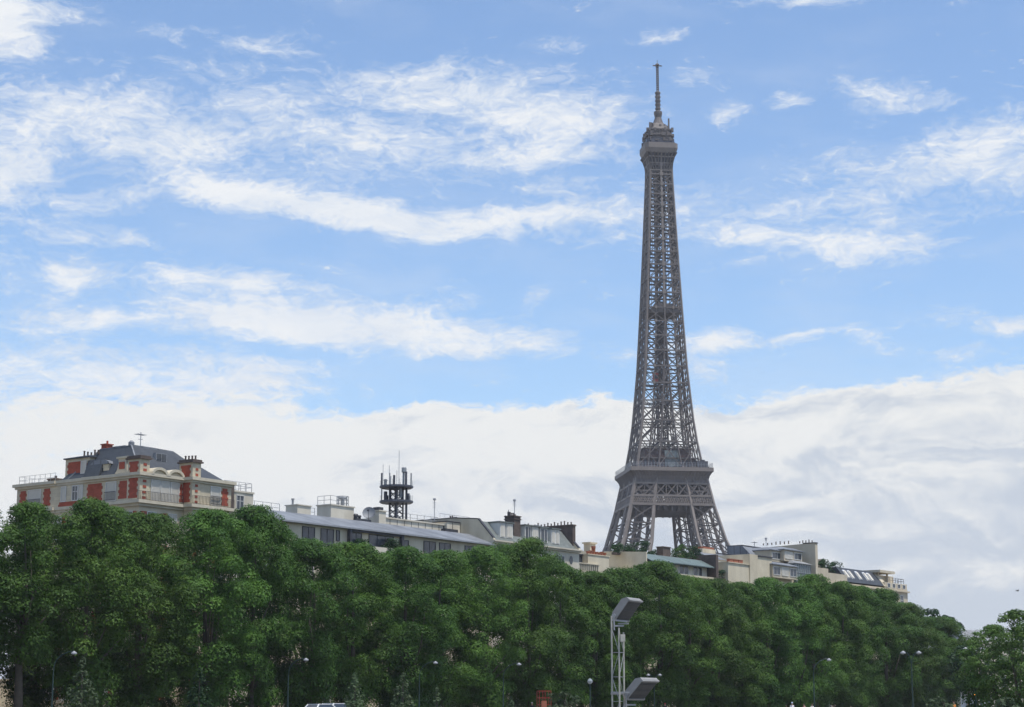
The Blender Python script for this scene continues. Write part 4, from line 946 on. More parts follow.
mb = MB(); c0 = X(878, 572, 159); c1 = X(893, 572, 159); z_ = Z(885, 572, 159); mb.box(c0, c1, 158.6, 165, z_ - .22, z_ + .25); mb.box(c0 + 1, c0 + 1.3, 159.5, 159.8, 25, z_ - .2); mb.box(c1 - 1.5, c1 - 1.2, 159.5, 159.8, 25, z_ - .2); B.part('canopy', mb, M['plaster3'])
mb = MB(); rail(mb, [(X(890, 580), 158.6, 25.1), (s1 - .3, 158.6, 25.1), (s1 - .3, 166, 25.1)], 1.0, 1.2, .06); B.part('terrace_rail', mb, M['dark'])
for i, x in enumerate((888, 893, 898, 903)): window(B, 'y', 158.1, X(x, 588), X(x + 2.4, 588), 24.2, 24.9, 'glass', 0, 0, sill=False)
lower_rows(B, 'y', 158, s0 + 1, s1 - 1, ((20.6, 22.8), (1.2, 4.2)), 10)
# ---- pale house closing the street
p = atY(964, 640, 430); t = thing('end_house', 'pale house far beyond the gap in the trees, only a sliver showing', 'house', (p.x, 430, 0), R(8))
z_ = atY(964, 632, 430).z; mb = MB(); mb.box(-.6, 26, 0, 14, 0, z_ - 2.2); mb.box(-.9, 26.3, -.4, 0, z_ - 2.6, z_ - 2.2); mesh_obj('wall', mb, M['plaster2'], t)
mb = MB(); mb.frustum((-.6, 26, 0, 14, z_ - 2.2), (1.0, 24, 3, 11, z_ + .6)); mesh_obj('roof', mb, M['zinc'], t)
for i in range(7):
    for j in range(3):
        f = MB(); f.box(1 + i*3.5, 2.4 + i*3.5, -.08, 0, 2 + j*4.4, 4.6 + j*4.4); f = mesh_obj('window', f, M['frame'], t); g = MB(); g.box(1.15 + i*3.5, 2.25 + i*3.5, -.12, -.08, 2.15 + j*4.4, 4.45 + j*4.4); mesh_obj('pane', g, M['glass'], f)

# ------------------------------------------------------------------ things standing on the roofs
def st(name, label, cat, s, y, z, group=None): return thing(name, label, cat, W(s, y, z), SROT, group)
def aerial(label, x, ytop, ybase, plane, kind='yagi', zb=None):
    s, z1 = on(x, ytop, plane); z0 = zb if zb is not None else on(x, ybase, plane)[1]
    t = st('roof_aerial', label, 'aerial', s, plane, z0); h = z1 - z0
    mb = MB(); mb.bar((0, 0, 0), (0, 0, h), .07); mesh_obj('mast', mb, M['wire'], t)
    mb = MB()
    if kind == 'yagi':
        mb.bar((-.7, 0, h*.82), (.7, .3, h*.87), .05)
        for k_ in range(7): c = -.65 + k_*.21; mb.bar((c, -.35, h*.845), (c, .45, h*.845), .035)
        mb.bar((-.4, 0, h*.55), (.4, .1, h*.58), .05)
    else:
        for k_ in range(4): mb.bar((-.35, 0, h*(.70 + k_*.07)), (.35, 0, h*(.70 + k_*.07)), .04)
        mb.lathe((0, 0, h - .1), [(.05, 0), (.22, .1), (.22, .3), (.05, .4)], 8)
    mesh_obj('antenna', mb, M['wire'], t)
aerial('thin television aerial on the ridge of the brick house', 141, 432, 449, 165, 'yagi', 30.9)
aerial('slim rod aerial standing behind the chimney stair house, right of the telecom mast', 434.5, 500, 522, 166, 'rod', 26.4)
aerial('rod aerial with round head above the tall narrow brown chimney', 514.5, 501, 516, 160.2, 'rod', 28.1)
aerial('low fishbone aerial between the dormers and the broad chimney wall', 537, 525, 532, 163, 'yagi', 27.3)
aerial('fishbone aerial on the blue roof of the stepped house, left one of two', 754.5, 541.5, 548, 166, 'yagi')
aerial('taller rod aerial on the blue roof of the stepped house, right one of two', 766, 539, 546, 166, 'rod')
s, z = on(508.5, 514, 160.5); t = st('panel_antenna', 'pair of upright panel antennas left of the tall narrow brown chimney', 'antenna', s, 160.5, 26.9); mb = MB(); mb.bar((0, 0, 0), (0, 0, z - 26.9 + .6), .08); mesh_obj('mast', mb, M['grey'], t); mb = MB(); mb.box(-.28, .28, -.2, 0, z - 27.9, z - 26.6); mb.box(-.9, -.72, -.15, 0, z - 28.0, z - 27.2); mb.bar((-.8, 0, z - 27.6), (0, 0, z - 27.6), .06); mesh_obj('panel', mb, M['dark'], t)
# satellite dish
s, z = on(369, 513.5, 163); t = st('satellite_dish', 'grey satellite dish on the zinc roof between chimney stack and telecom mast', 'satellite dish', s, 163, 25.25)
mb = MB(); c = Vector((0, 0, z - 25.25)); ax = Vector((-.75, -.5, .35)).normalized(); u = ax.cross(Vector((0, 0, 1))).normalized(); v = u.cross(ax)
ringp = []
for i in range(5):
    r = .85 * i / 4; ringp.append([c + ax * (r*r*.35) + u*r*math.cos(a*math.pi/8) + v*r*math.sin(a*math.pi/8) for a in range(16)])
vs = [p for r_ in ringp for p in r_]; fs = [(i*16+k_, i*16+(k_+1) % 16, (i+1)*16+(k_+1) % 16, (i+1)*16+k_) for i in range(4) for k_ in range(16)]; mb.add(vs, fs); back = [p - ax*.05 for p in vs]; mb.add(back, [f[::-1] for f in fs]); mesh_obj('reflector', mb, M['zinc'], t)
mb = MB(); mb.bar((0, 0, 0), c - ax*.05, .12); mb.bar(c - ax*.05, (.5, .5, 0), .07); mesh_obj('mount', mb, M['grey'], t); mb = MB(); f_ = c + ax*.9; mb.bar(c + v*-.8 + ax*.25, f_, .05); mb.box(f_.x-.1, f_.x+.1, f_.y-.1, f_.y+.1, f_.z-.1, f_.z+.1); mesh_obj('feed_horn', mb, M['dark'], t)
s, z = on(358, 514, 163); t = st('roof_fan', 'dark roof fan units beside the satellite dish', 'roof fan', s, 163, 25.2); mb = MB(); mb.box(-.9, 2.2, -.4, .5, 0, .35); mb.lathe((-.5, 0, .35), [(.32, 0), (.32, .35), (.42, .4), (.3, .62)], 10); mb.lathe((.3, 0, .35), [(.2, 0), (.2, .3), (.28, .35), (.2, .5)], 10); mesh_obj('fan_housing', mb, M['dark'], t)
# telecom mast
TP = 166.0; s, _ = on(396.3, 500, TP); zb = 26.42
t = st('telecom_mast', 'dark two-deck telecom mast crowded with antennas on the long zinc roof', 'mast', s, TP, zb)
def tz(y): return on(396, y, TP)[1] - zb
mpp = (on(397, 490, TP)[0] - on(396, 490, TP)[0])
def pxs(x): # horizontal offset, across the view, for a pixel column
    return (x - 396.3) * .1225
TA = PHI  # offsets are along the view's right-hand direction
rx_, ry_ = math.sin(PHI), -math.cos(PHI)      # world +X in the street frame
vx_, vy_ = math.cos(PHI), math.sin(PHI)
def off(x, dep=0.0): d = pxs(x); return Vector((rx_*d + math.cos(PHI)*dep, ry_*d*1 + math.sin(PHI)*dep, 0))
zt1, zt2 = tz(487), tz(502)
for zz in (zt1, zt2):
    mb = MB(); mb.lathe((0, 0, zz - .2), [(2.15, 0), (2.3, .1), (2.3, .34), (2.15, .36)], 14);
    for k_ in range(14): a = k_*math.pi/7; mb.bar((2.2*math.cos(a), 2.2*math.sin(a), zz), (2.2*math.cos(a), 2.2*math.sin(a), zz + .9), .025)
    mesh_obj('deck', mb, M['mastdk'], t)
mb = MB(); c4 = [(-.65, -.65), (.65, -.65), (.65, .65), (-.65, .65)]
for i in range(4):
    a, b = c4[i], c4[(i+1) % 4]; mb.bar((*a, 0), (*a, zt1), .16)
    k_ = 0
    while k_ < zt1 - .5: mb.bar((*a, k_), (*b, k_ + .8), .08); mb.bar((*b, k_), (*a, k_ + .8), .08); k_ += .8
mb.bar((0, 0, 0), (0, 0, zt1 + .4), .30); mb.bar((.25, .3, 0), (.25, .3, zt1), .25)
p = off(407.5); mb.bar(p, p + Vector((0, 0, zt1)), .22); p = off(389.5); mb.bar(p, p + Vector((0, 0, zt2)), .14)
mesh_obj('column', mb, M['mastdk'], t)
rm = random.Random(11)
ANT = [(379.8, 473, 486, .16, 'dark'), (384, 479, 485, .30, 'grey'), (388.2, 472, 486, .14, 'grey'), (390, 476, 486, .08, 'wire'), (393.6, 475, 485, .22, 'dark'), (403.3, 472, 486, .08, 'wire'), (407.2, 472, 486, .22, 'dark'), (412.6, 473, 486, .14, 'grey'),
       (379.8, 488, 500, .12, 'wire'), (384, 491, 500, .34, 'dark'), (401.2, 487, 498, .30, 'grey'), (403, 491, 500, .28, 'dark'), (409.5, 494, 502, .34, 'dark'), (390, 490, 500, .10, 'dark'), (386, 495, 501, .25, 'dark'), (411.5, 496, 502, .12, 'grey')]
for x, ya, yb, w, m in ANT:
    d = rm.uniform(-.9, .9); p = off(x, d); mb = MB(); mb.bar(p + Vector((0, 0, tz(yb))), p + Vector((0, 0, tz(ya))), w, caps=True)
    mb.bar(p + Vector((0, 0, tz(yb))), p * .3 + Vector((0, 0, tz(yb))), .07); mesh_obj('antenna', mb, M['mastdk' if m == 'dark' else m], t)
for x, ya in ((381, 464), (388, 465), (396.5, 470), (398.8, 450)):
    p = off(x, .3); mb = MB(); mb.bar(p + Vector((0, 0, zt1)), p + Vector((0, 0, tz(ya))), .05); mesh_obj('whip_antenna', mb, M['wire'], t)
p = off(404.6, 0); mb = MB(); mb.lathe((p.x, p.y, tz(472.5)), [(.22, 0), (.34, .08), (.34, .65), (.22, .75)], 12); mb.bar(p + Vector((0, 0, zt1)), p + Vector((0, 0, tz(472))), .14); mesh_obj('drum_antenna', mb, M['grey'], t)
p = off(384, .2); mb = MB(); mb.lathe((p.x, p.y, tz(481)), [(.1, 0), (.28, .05), (.28, .2), (.1, .3)], 10); mesh_obj('drum_antenna', mb, M['grey'], t)
# terracotta pots and planters
a = on(590, 557, 160)[0]; b = on(609, 557, 160)[0]
for i in range(7):
    s = a + (b - a) * (i + .5) / 7; h = (.45, .6, 1.3, .5, .4, .6, .5)[i]
    o = MB(); o.lathe((0, 0, 0), [(.2, 0), (.3, h*.7), (.34, h*.8), (.34, h), (.25, h*.95)], 10)
    o = mesh_obj('terracotta_pot', o, M['pot']); o.location = W(s, 160.6, 24.12)
    tag(o, 'tall terracotta pot standing among the low pots on the low house' if i == 2 else 'low terracotta pot in the row on the low house roof edge', 'pot', 'terracotta pots on the low house')
a = X(731, 563); b = X(745, 563)
for i in range(3):
    mb = MB(); w_ = (b - a) / 3; mb.box(-w_/2 + .1, w_/2 - .1, -.25, .25, 0, .5); mb.box(-w_/2 + .05, w_/2 - .05, -.3, .3, .5, .6)
    o = mesh_obj('planter', mb, M['pot']); o.location = W(a + (i + .5)*w_, 158.6, Z(740, 564) + .15); o.rotation_euler = (0, 0, SROT)
    tag(o, 'long terracotta planter on the terrace edge of the stepped house', 'planter', 'terracotta planters on the stepped house')
# ------------------------------------------------------------------ trees
import numpy as np
def leaf_mesh(name, lobes, per_area, size, m, seed, flat=0.35, inner=0.16):
    rg = np.random.default_rng(seed); C, Nn = [], []
    for (c, r, ax) in lobes:
        n = max(12, int(per_area * r * r))
        d = rg.normal(size=(n, 3)); d /= np.linalg.norm(d, axis=1)[:, None]
        d[:, 2] = np.where(d[:, 2] < -.45, -d[:, 2], d[:, 2])
        rad = r * np.where(rg.random(n) < inner, rg.uniform(.35, .8, n), rg.uniform(.82, 1.12, n))
        p = np.array(c) + d * rad[:, None] * np.array(ax)
        nn_ = d + np.array([0, 0, flat]) + rg.normal(scale=.25, size=(n, 3)); nn_ /= np.linalg.norm(nn_, axis=1)[:, None]
        C.append(p); Nn.append(nn_)
    C = np.concatenate(C); Nn = np.concatenate(Nn); n = len(C)
    t = rg.normal(size=(n, 3)); t -= Nn * (t * Nn).sum(1)[:, None]; t /= np.linalg.norm(t, axis=1)[:, None]; b = np.cross(Nn, t)
    s = size * rg.uniform(.6, 1.35, n)[:, None]
    v = np.stack([C - t*s, C + b*s*.62 - Nn*s*.12, C + t*s, C - b*s*.62 - Nn*s*.12], 1).reshape(-1, 3)
    me = bpy.data.meshes.new(name)
    me.vertices.add(4*n); me.vertices.foreach_set('co', v.astype(np.float32).ravel())
    me.loops.add(4*n); me.loops.foreach_set('vertex_index', np.arange(4*n, dtype=np.int32))
    me.polygons.add(n); me.polygons.foreach_set('loop_start', np.arange(0, 4*n, 4, dtype=np.int32)); me.polygons.foreach_set('loop_total', np.full(n, 4, dtype=np.int32))
    me.materials.append(m); me.update(calc_edges=True); me.validate()
    return me
def crown_lobes(rnd, h, base, rad, n, r0, r1, top=.5, lean=0.0):
    # lobes scattered over and inside an uneven ovoid crown
    L_ = []; bumps = [(rnd.uniform(0, 6.28), rnd.uniform(.05, .98), rnd.uniform(-.18, .22)) for _ in range(9)]
    for i in range(n):
        t = rnd.random() ** .9; z = base + (h - base) * t
        e = math.sin(math.pi * min(1, (.16 + .84 * (t ** top)))) if t < 1 else 0
        e = max(.12, (1 - abs((t - .62) / (.38 if t > .62 else .71)) ** 1.7)) ** .6
        a = rnd.uniform(0, 6.283); k = 1 + sum(w * math.exp(-((a - ba + 3.14) % 6.283 - 3.14) ** 2 / .5 - (t - bt) ** 2 / .03) for ba, bt, w in bumps)
        r = rnd.uniform(r0, r1) * (1 - .25 * t)
        q = (rnd.random() ** .22) if i % 5 else rnd.random() * .7
        d = max(0, rad * e * k - r * .75) * q
        L_.append(((d * math.cos(a) + lean * t, d * math.sin(a), min(z, h - r * .8)), r, (1, 1, rnd.uniform(.72, .95))))
    return L_
def trunk_mesh(rnd, h, base, rad, tr, lobes):
    mb = MB(); fk = base + (h - base) * .12
    mb.tube([(0, 0, -.15), (rnd.uniform(-.1, .1), rnd.uniform(-.1, .1), base * .6), (rnd.uniform(-.2, .2), rnd.uniform(-.2, .2), fk)], [tr * 1.35, tr, tr * .85], 8)
    for k_ in range(5):
        c = lobes[(k_ * 7) % len(lobes)][0]; st_ = Vector((0, 0, fk * rnd.uniform(.75, 1))); e = st_.lerp(Vector(c), .72); m_ = st_.lerp(e, .5) + Vector((rnd.uniform(-.5, .5), rnd.uniform(-.5, .5), rnd.uniform(-.2, .8)))
        mb.tube([st_, m_, e], [tr * .5, tr * .3, tr * .1], 6)
    mb.tube([(0, 0, fk), (.3, .2, h * .6), (.1, -.2, h * .9)], [tr * .8, tr * .45, tr * .08], 6)
    return mb
H0 = 18.0
def make_tree(name, label, cat, seed, h=H0, base=3.2, rad=5.4, n=105, r0=.85, r1=1.95, tr=.32, m='leaf', per=300, size=.105, group=None, lean=0.0):
    rnd = random.Random(seed); lobes = crown_lobes(rnd, h, base, rad, n, r0, r1, lean=lean)
    t = thing(name, label, cat, (0, 0, 0), 0, group)
    me = leaf_mesh('crown', lobes, per, size, M[m], seed); o = bpy.data.objects.new('crown', me); COL.objects.link(o); o.parent = t
    mesh_obj('trunk', trunk_mesh(rnd, h, base, rad, tr, lobes), M['bark'], t, smooth=True)
    return t
protos = [make_tree('plane_tree', 'plane tree', 'tree', 100 + i, base=(.6, 1.2, .5, .9, .4, .8)[i], rad=(5.4, 5.8, 5.2, 5.6, 5.9, 5.4)[i]) for i in range(6)]
protos.append(make_tree('plane_tree', 'plane tree', 'tree', 120, base=4.6, rad=5.4, n=95))
CONT = [(-80,500),(0,502),(50,505),(100,505),(150,510),(200,511),(240,507),(262,508),(278,512),(290,520),(300,533),(341,537),(374,543),(400,545),(430,545),(470,541),(500,541),(523,540),(540,549),(553,556),(565,566),(590,570),(620,564),(660,563),(680,574),(700,581),(722,578),(748,578),(770,578),(784,588),(800,578),(820,575),(828,582),(860,583),(880,586),(897,595),(912,604),(925,613),(940,612),(952,620),(962,634),(1000,640)]
FRONT = [ # one description for each tree of the front row, left to right, by what shows above it
 'plane tree half cut off by the left edge of the photo','plane tree in front of the left end of the brick house','plane tree below the terrace rail of the brick house',
 'plane tree below the raised attic pavilion of the brick house','plane tree below the corner of the brick house','plane tree below the arched pediments of the brick house',
 'plane tree below the cream annex with the roof rail','tall plane tree hiding the near end of the zinc roofed house','plane tree below the first wide window of the zinc roofed house',
 'plane tree below the loggia of the zinc roofed house','plane tree below the telecom mast','plane tree below the penthouse right of the telecom mast',
 'plane tree below the far end of the zinc roofed house','plane tree below the tall narrow brown chimney','plane tree below the broad brown chimney wall',
 'plane tree below the low house with terracotta pots','plane tree directly behind the floodlight truss','plane tree below the blank cream wall and left tower leg',
 'plane tree below the green copper roof','plane tree below the right leg of the lattice tower','plane tree below the terracotta planters of the stepped house',
 'plane tree below the window bays of the stepped house','plane tree below the tall blank end wall','plane tree below the roof hedge of the corner house',
 'plane tree below the skylights of the corner house','plane tree below the end canopy of the corner house','plane tree right of the last house of the roofline',
 'farthest plane tree of the row, left of the street gap','plane tree beside the street gap']
rt = random.Random(21)
def px_of(p):
    v = Vector((p.x, p.y, p.z - EYE)); fw = ray(512, 353.5); up = Vector((0, -math.sin(PITCH), math.cos(PITCH)))
    d = v.dot(fw); return 512 + F_PX * v.x / d, 353.5 - F_PX * v.dot(up) / d
def top_h(x, plane, frac=0.0):
    if x <= CONT[0][0]: y = CONT[0][1]
    else: y = interp(CONT, x)
    return on(x, y + (2 if x > 270 else 0) + frac, plane)[1]
def put_tree(i, s, y, h, label, group):
    pr = protos[6] if s < 113 and y < 145 else protos[i % 6]; k_ = h / H0; w = rt.uniform(.95, 1.1)
    return dup(pr, label, W(s, y, .12), rt.uniform(0, 6.28), (w, w, k_), group)
s = 99.0; i = 0; xs_ = []
while i < len(FRONT):
    p = W(s, 131); x, _ = px_of(p)
    if x > 950: break
    h = top_h(x, 131, 4 if 295 < x < 500 else 0) + rt.uniform(-.5, .35); xs_.append(round(x))
    put_tree(rt.randrange(6), s, 131 + rt.uniform(-.7, .7), h, FRONT[i], 'plane trees of the front row'); i += 1; s += 7.35 + rt.uniform(-.4, .4)
print('front row', i, xs_)
s = 96.0
while True:
    p = W(s, 140.5); x, _ = px_of(p)
    if x > 952: break
    h = top_h(x, 140.5, 4 if 295 < x < 500 else 0) + rt.uniform(-.9, -.1)
    put_tree(rt.randrange(6), s, 140.5 + rt.uniform(-.8, .8), h, 'plane tree of the back row, between the front row and the facades', 'plane trees of the back row'); s += 7.4 + rt.uniform(-.5, .5)
for s, y in ((66, 141), (74, 149), (90, 158), (80, 160), (99, 161), (106, 160), (82, 141.5), (88, 151), (97, 150), (106, 152), (114, 150)):  # extra trees added to darken the bright wall and gaps at the left
    put_tree(rt.randrange(6), s, y, 15.5, 'plane tree added as dark backdrop, behind both rows at the left edge', 'plane trees added as dark backdrop')
for q in protos:
    for ch in list(q.children): bpy.data.objects.remove(ch)
    bpy.data.objects.remove(q)
# darker tree at the end of the row, and the light green trees this side of the gap
def solo(name, label, x, ytop, Y, seed, rad, base, m, n=60, r0=.5, r1=1.0, per=70, size=.2, tr=.2, group=None, zb=.1):
    p = atY(x, ytop, Y); t = make_tree(name, label, 'tree' if 'tree' in name else 'shrub', seed, h=p.z - zb, base=base, rad=rad, n=n, r0=r0, r1=r1, tr=tr, m=m, per=per, size=size, group=group)
    t.location = (p.x, Y, zb); t.rotation_euler = (0, 0, seed); return t
solo('plane_tree', 'dark rounded plane tree beyond the end of the front row', 933, 609, 345, 301, 4.6, 3, 'leafdk', 60, .8, 1.5, 60, .26)
solo('plane_tree', 'small dark plane tree right of the dark rounded one, at the street gap', 950, 617, 350, 302, 3.6, 3, 'leafdk', 50, .7, 1.3, 60, .26)
solo('street_tree', 'dark street tree low in the gap left of the light green tree', 966, 645, 300, 303, 3.4, 3, 'leafdk', 50, .7, 1.2, 60, .26)
solo('young_tree', 'light green young tree with upright twiggy top at the right edge', 1014, 610, 150, 304, 3.0, .7, 'leaflt', 130, .4, .85, 260, .10, .13)
solo('young_tree', 'light green young tree left of the twiggy one, sloping down to the gap', 994, 625, 154, 305, 2.7, .7, 'leaflt', 120, .4, .8, 260, .10, .12)
solo('young_tree', 'low light green young tree at the foot of the sloping one, closing the gap', 974, 637, 158, 307, 1.9, .6, 'leaflt', 90, .35, .7, 260, .10, .1)
solo('young_tree', 'green young tree cut off by the right edge of the photo', 1040, 614, 160, 306, 3.4, .7, 'leaflt', 120, .45, .9, 240, .11, .14)
# shrubs on the promenade
def cone_shrub(label, x, ytop, Y, rad, seed, m='leafsh'):
    rnd = random.Random(seed); p = atY(x, ytop, Y); h = p.z - .1; lobes = []
    for i in range(46):
        t = rnd.random() ** 1.3; r = rad * (1 - t) ** .8 * .95; a = rnd.uniform(0, 6.28); q = rnd.random() ** .4; rr_ = rnd.uniform(.16, .34) * rad * (1 - .55*t)
        lobes.append(((r*q*math.cos(a), r*q*math.sin(a), .3 + t * (h - .5)), rr_, (1, 1, 1.5)))
    lobes.append(((0, 0, h - .3), .14 * rad, (1, 1, 2.2)))
    t = thing('conical_shrub', label, 'shrub', (p.x, Y, .1), 0, 'conical shrubs on the promenade')
    me = leaf_mesh('foliage', lobes, 420, .10, M[m], seed, .6); o = bpy.data.objects.new('foliage', me); COL.objects.link(o); o.parent = t
    mb = MB(); mb.tube([(0, 0, -.1), (0, 0, h * .8)], [.09, .03], 6); mesh_obj('stem', mb, M['bark'], t)
cone_shrub('tallest pale conical shrub, left, with a single pointed tip', 83, 657, 120, 1.15, 401)
cone_shrub('dim broad conical shrub right of the tallest pale one', 200, 668, 128, 1.3, 402, 'leafdk')
cone_shrub('pale conical shrub, left one of the middle pair', 355, 672, 125, .95, 403)
cone_shrub('pale forked conical shrub, right one of the middle pair', 403, 672, 123, 1.05, 404)
cone_shrub('slim low shrub just right of the middle pair', 437, 686, 122, .45, 405)
cone_shrub('thin shrub tip below the single lamp in the middle', 511, 694, 120, .4, 406)
t = solo('leafy_shrub', 'bright pale green bush at the bottom edge beside the red work platform', 562, 692, 95, 407, 1.0, .3, 'leafsh', 34, .16, .34, 420, .09, .05)
t = solo('leafy_shrub', 'pale bush at the bottom edge in the street gap', 940, 696, 140, 408, 1.0, .3, 'leafsh', 30, .2, .4, 300, .1, .05)
t = solo('leafy_shrub', 'pale bush at the bottom right, below the light green trees', 1005, 698, 120, 409, .9, .3, 'leafsh', 30, .2, .4, 300, .1, .05)
# roof plants
def roof_shrub(label, x0, x1, ytop, plane, zb, seed, m='leafdk'):
    a, z1 = on(x0, ytop, plane); b, _ = on(x1, ytop, plane); rnd = random.Random(seed); w = (b - a) / 2; h = z1 - zb; lobes = []
    for i in range(40):
        u = rnd.uniform(-1, 1); e = math.sqrt(max(.1, 1 - abs(u) ** 3)); lobes.append(((u*w*.92, rnd.uniform(-.5, .5), h * e * rnd.uniform(.2, .88)), rnd.uniform(.25, .45) * min(1.3, h / 1.6), (1, 1, .9)))
    t = thing('roof_shrub', label, 'shrub', W((a + b) / 2, plane, zb), SROT, 'shrubs on the roofs')
    me = leaf_mesh('foliage', lobes, 190, .12, M[m], seed); o = bpy.data.objects.new('foliage', me); COL.objects.link(o); o.parent = t
    mb = MB(); mb.box(-w*.95, w*.95, -.4, .4, 0, .35); mesh_obj('plant_trough', mb, M['brown'], t)
roof_shrub('dark round roof shrub at the foot of the left tower leg', 613, 634, 540.5, 163, 24.9, 501)
roof_shrub('roof shrub with a pointed top left of the tower opening', 632, 652, 538, 164, 25.0, 502)
roof_shrub('long low roof hedge below the tower opening', 648, 666, 548, 162, 24.9, 503)
roof_shrub('bright green roof shrub right of the tower opening', 672, 688, 543, 163, 24.9, 504, 'leaf')
roof_shrub('dark clipped roof hedge along the green copper roof', 669, 700, 550, 160.5, 24.9, 505)
roof_shrub('dark roof shrub beside the dark chimney wall', 688, 702, 545, 162.5, 24.9, 506)
roof_shrub('green terrace shrub at the foot of the stepped house', 714, 733, 569, 159, 22.4, 507)
roof_shrub('roof shrub on the low wall beside the tall blank end wall', 818, 828, 558, 160.5, 26.1, 508)
roof_shrub('broad roof hedge left of the end pillar of the corner house', 827, 846, 559.5, 161, 25.2, 509)
roof_shrub('balcony plants left of the big window of the zinc roofed house', 352, 368, 537, 157.2, 20.65, 510)
roof_shrub('balcony plants right of the big window of the zinc roofed house', 384, 400, 538, 157.2, 20.65, 511)
# ------------------------------------------------------------------ street lamps
def lamp(label, xh, yh, Y, arms, group='street lamps on the promenade'):
    hp = atY(xh, yh, Y); z = hp.z
    t = thing('street_lamp', label, 'street lamp', (hp.x, Y, .1), 0, group); r = 1.55 if len(arms) == 1 else .68
    x0 = -arms[0] * r if len(arms) == 1 else 0.0
    mb = MB(); mb.lathe((x0, 0, 0), [(.19, 0), (.19, .5), (.12, .7), (.075, 1.2), (.042, z - 1.3)], 8); mesh_obj('post', mb, M['postgreen'], t)
    for a in arms:
        e = x0 + a * r; mb = MB()
        pts = [(x0, 0, z - 1.5)] + [(x0 + (e - x0) * (1 - math.cos(R(k_))), 0, z - 1.2 + 1.35 * math.sin(R(k_))) for k_ in (15, 35, 55, 75, 90)]
        mb.tube(pts, .04, 6); arm = mesh_obj('arm', mb, M['postgreen'], t)
        mb = MB(); mb.lathe((e, 0, z - .02), [(.24, -.02), (.22, .06), (.10, .14), (.04, .19)], 12); mesh_obj('lamp_hood', mb, M['grey'], arm)
        mb = MB(); mb.lathe((e, 0, z - .12), [(.08, 0), (.17, .03), (.21, .07), (.21, .10)], 12); mesh_obj('lamp_globe', mb, M['lampglass'], arm)
lamp('single-arm street lamp above the tallest conical shrub, far left', 74, 654.5, 150, [1])
lamp('single-arm street lamp standing clear against dark trees, left of the middle shrubs', 306, 661, 172, [1])
lamp('single-arm street lamp above the right conical shrub of the middle pair', 435.5, 664, 186, [1])
lamp('single-arm street lamp left of the red work platform', 519, 665.5, 190, [1])
lamp('twin-arm street lamp just behind the lower floodlight', 654, 676, 226, [-1, 1])
lamp('single-arm street lamp before the trees below the roof hedge', 829, 661, 188, [1])
lamp('twin-arm street lamp in front of the trees below the last house', 911, 654, 166, [-1, 1])
lamp('twin-arm street lamp beside the street gap, farthest right', 974, 650.5, 156, [-1, 1])
p = atY(590, 681, 160); t = thing('post_lamp', 'thin post lamp with small ball left of the floodlight truss', 'street lamp', (p.x, 160, .1))
mb = MB(); mb.lathe((0, 0, 0), [(.12, 0), (.12, .4), (.05, .6), (.045, p.z - .35)], 8); mesh_obj('post', mb, M['postgreen'], t)
mb = MB(); mb.lathe((0, 0, p.z - .35), [(.08, 0), (.2, .12), (.22, .25), (.14, .4), (.02, .46)], 10); mesh_obj('lamp_globe', mb, M['lampglass'], t)
# ------------------------------------------------------------------ floodlight truss on the quayside
FY = 44.0; b0 = atY(617.5, 640, FY); t = thing('floodlight_truss', 'pale three-legged lattice truss carrying two tilted grey floodlights', 'floodlight truss', (b0.x, FY, -2.6))
def fl(x, y): q = atY(x, y, FY); return Vector((q.x - b0.x, 0, q.z + 2.6))
ztop = fl(612, 618).z; A = [Vector((fl(611.7, 640).x, 0, 0)), Vector((fl(618.6, 640).x, -.16, 0)), Vector((fl(624.0, 640).x, .16, 0))]
hts = (fl(612, 616).z, fl(618, 628).z, fl(624, 632).z)
mb = MB()
for q, h in zip(A, hts): mb.tube([q, q + Vector((0, 0, h))], .019, 8)
mesh_obj('mast_tube', mb, M['truss'], t)
mb = MB(); z = .3; k_ = 0
while z < ztop - .45:
    for i in (0, 1):
        p_, q_ = A[i], A[i+1]
        mb.bar(p_ + Vector((0, 0, z)), q_ + Vector((0, 0, z)), .010); mb.bar((p_ if k_ % 2 else q_) + Vector((0, 0, z)), (q_ if k_ % 2 else p_) + Vector((0, 0, z + .55)), .010)
    mb.bar(A[2] + Vector((0, 0, z)), A[0] + Vector((0, 0, z)), .010)
    z += .55; k_ += 1
mesh_obj('lattice_braces', mb, M['grey'], t)
mb = MB(); mb.box(-.5, .5, -.5, .5, 0, .12); mesh_obj('base_plate', mb, M['grey'], t)
mb = MB(); q = fl(622.2, 638.5); mb.box(q.x - .055, q.x + .055, -.24, -.16, q.z - .085, q.z + .085); mb.box(q.x - .045, q.x + .045, -.25, -.24, q.z - .07, q.z + .07); mesh_obj('junction_box', mb, M['truss'], t)
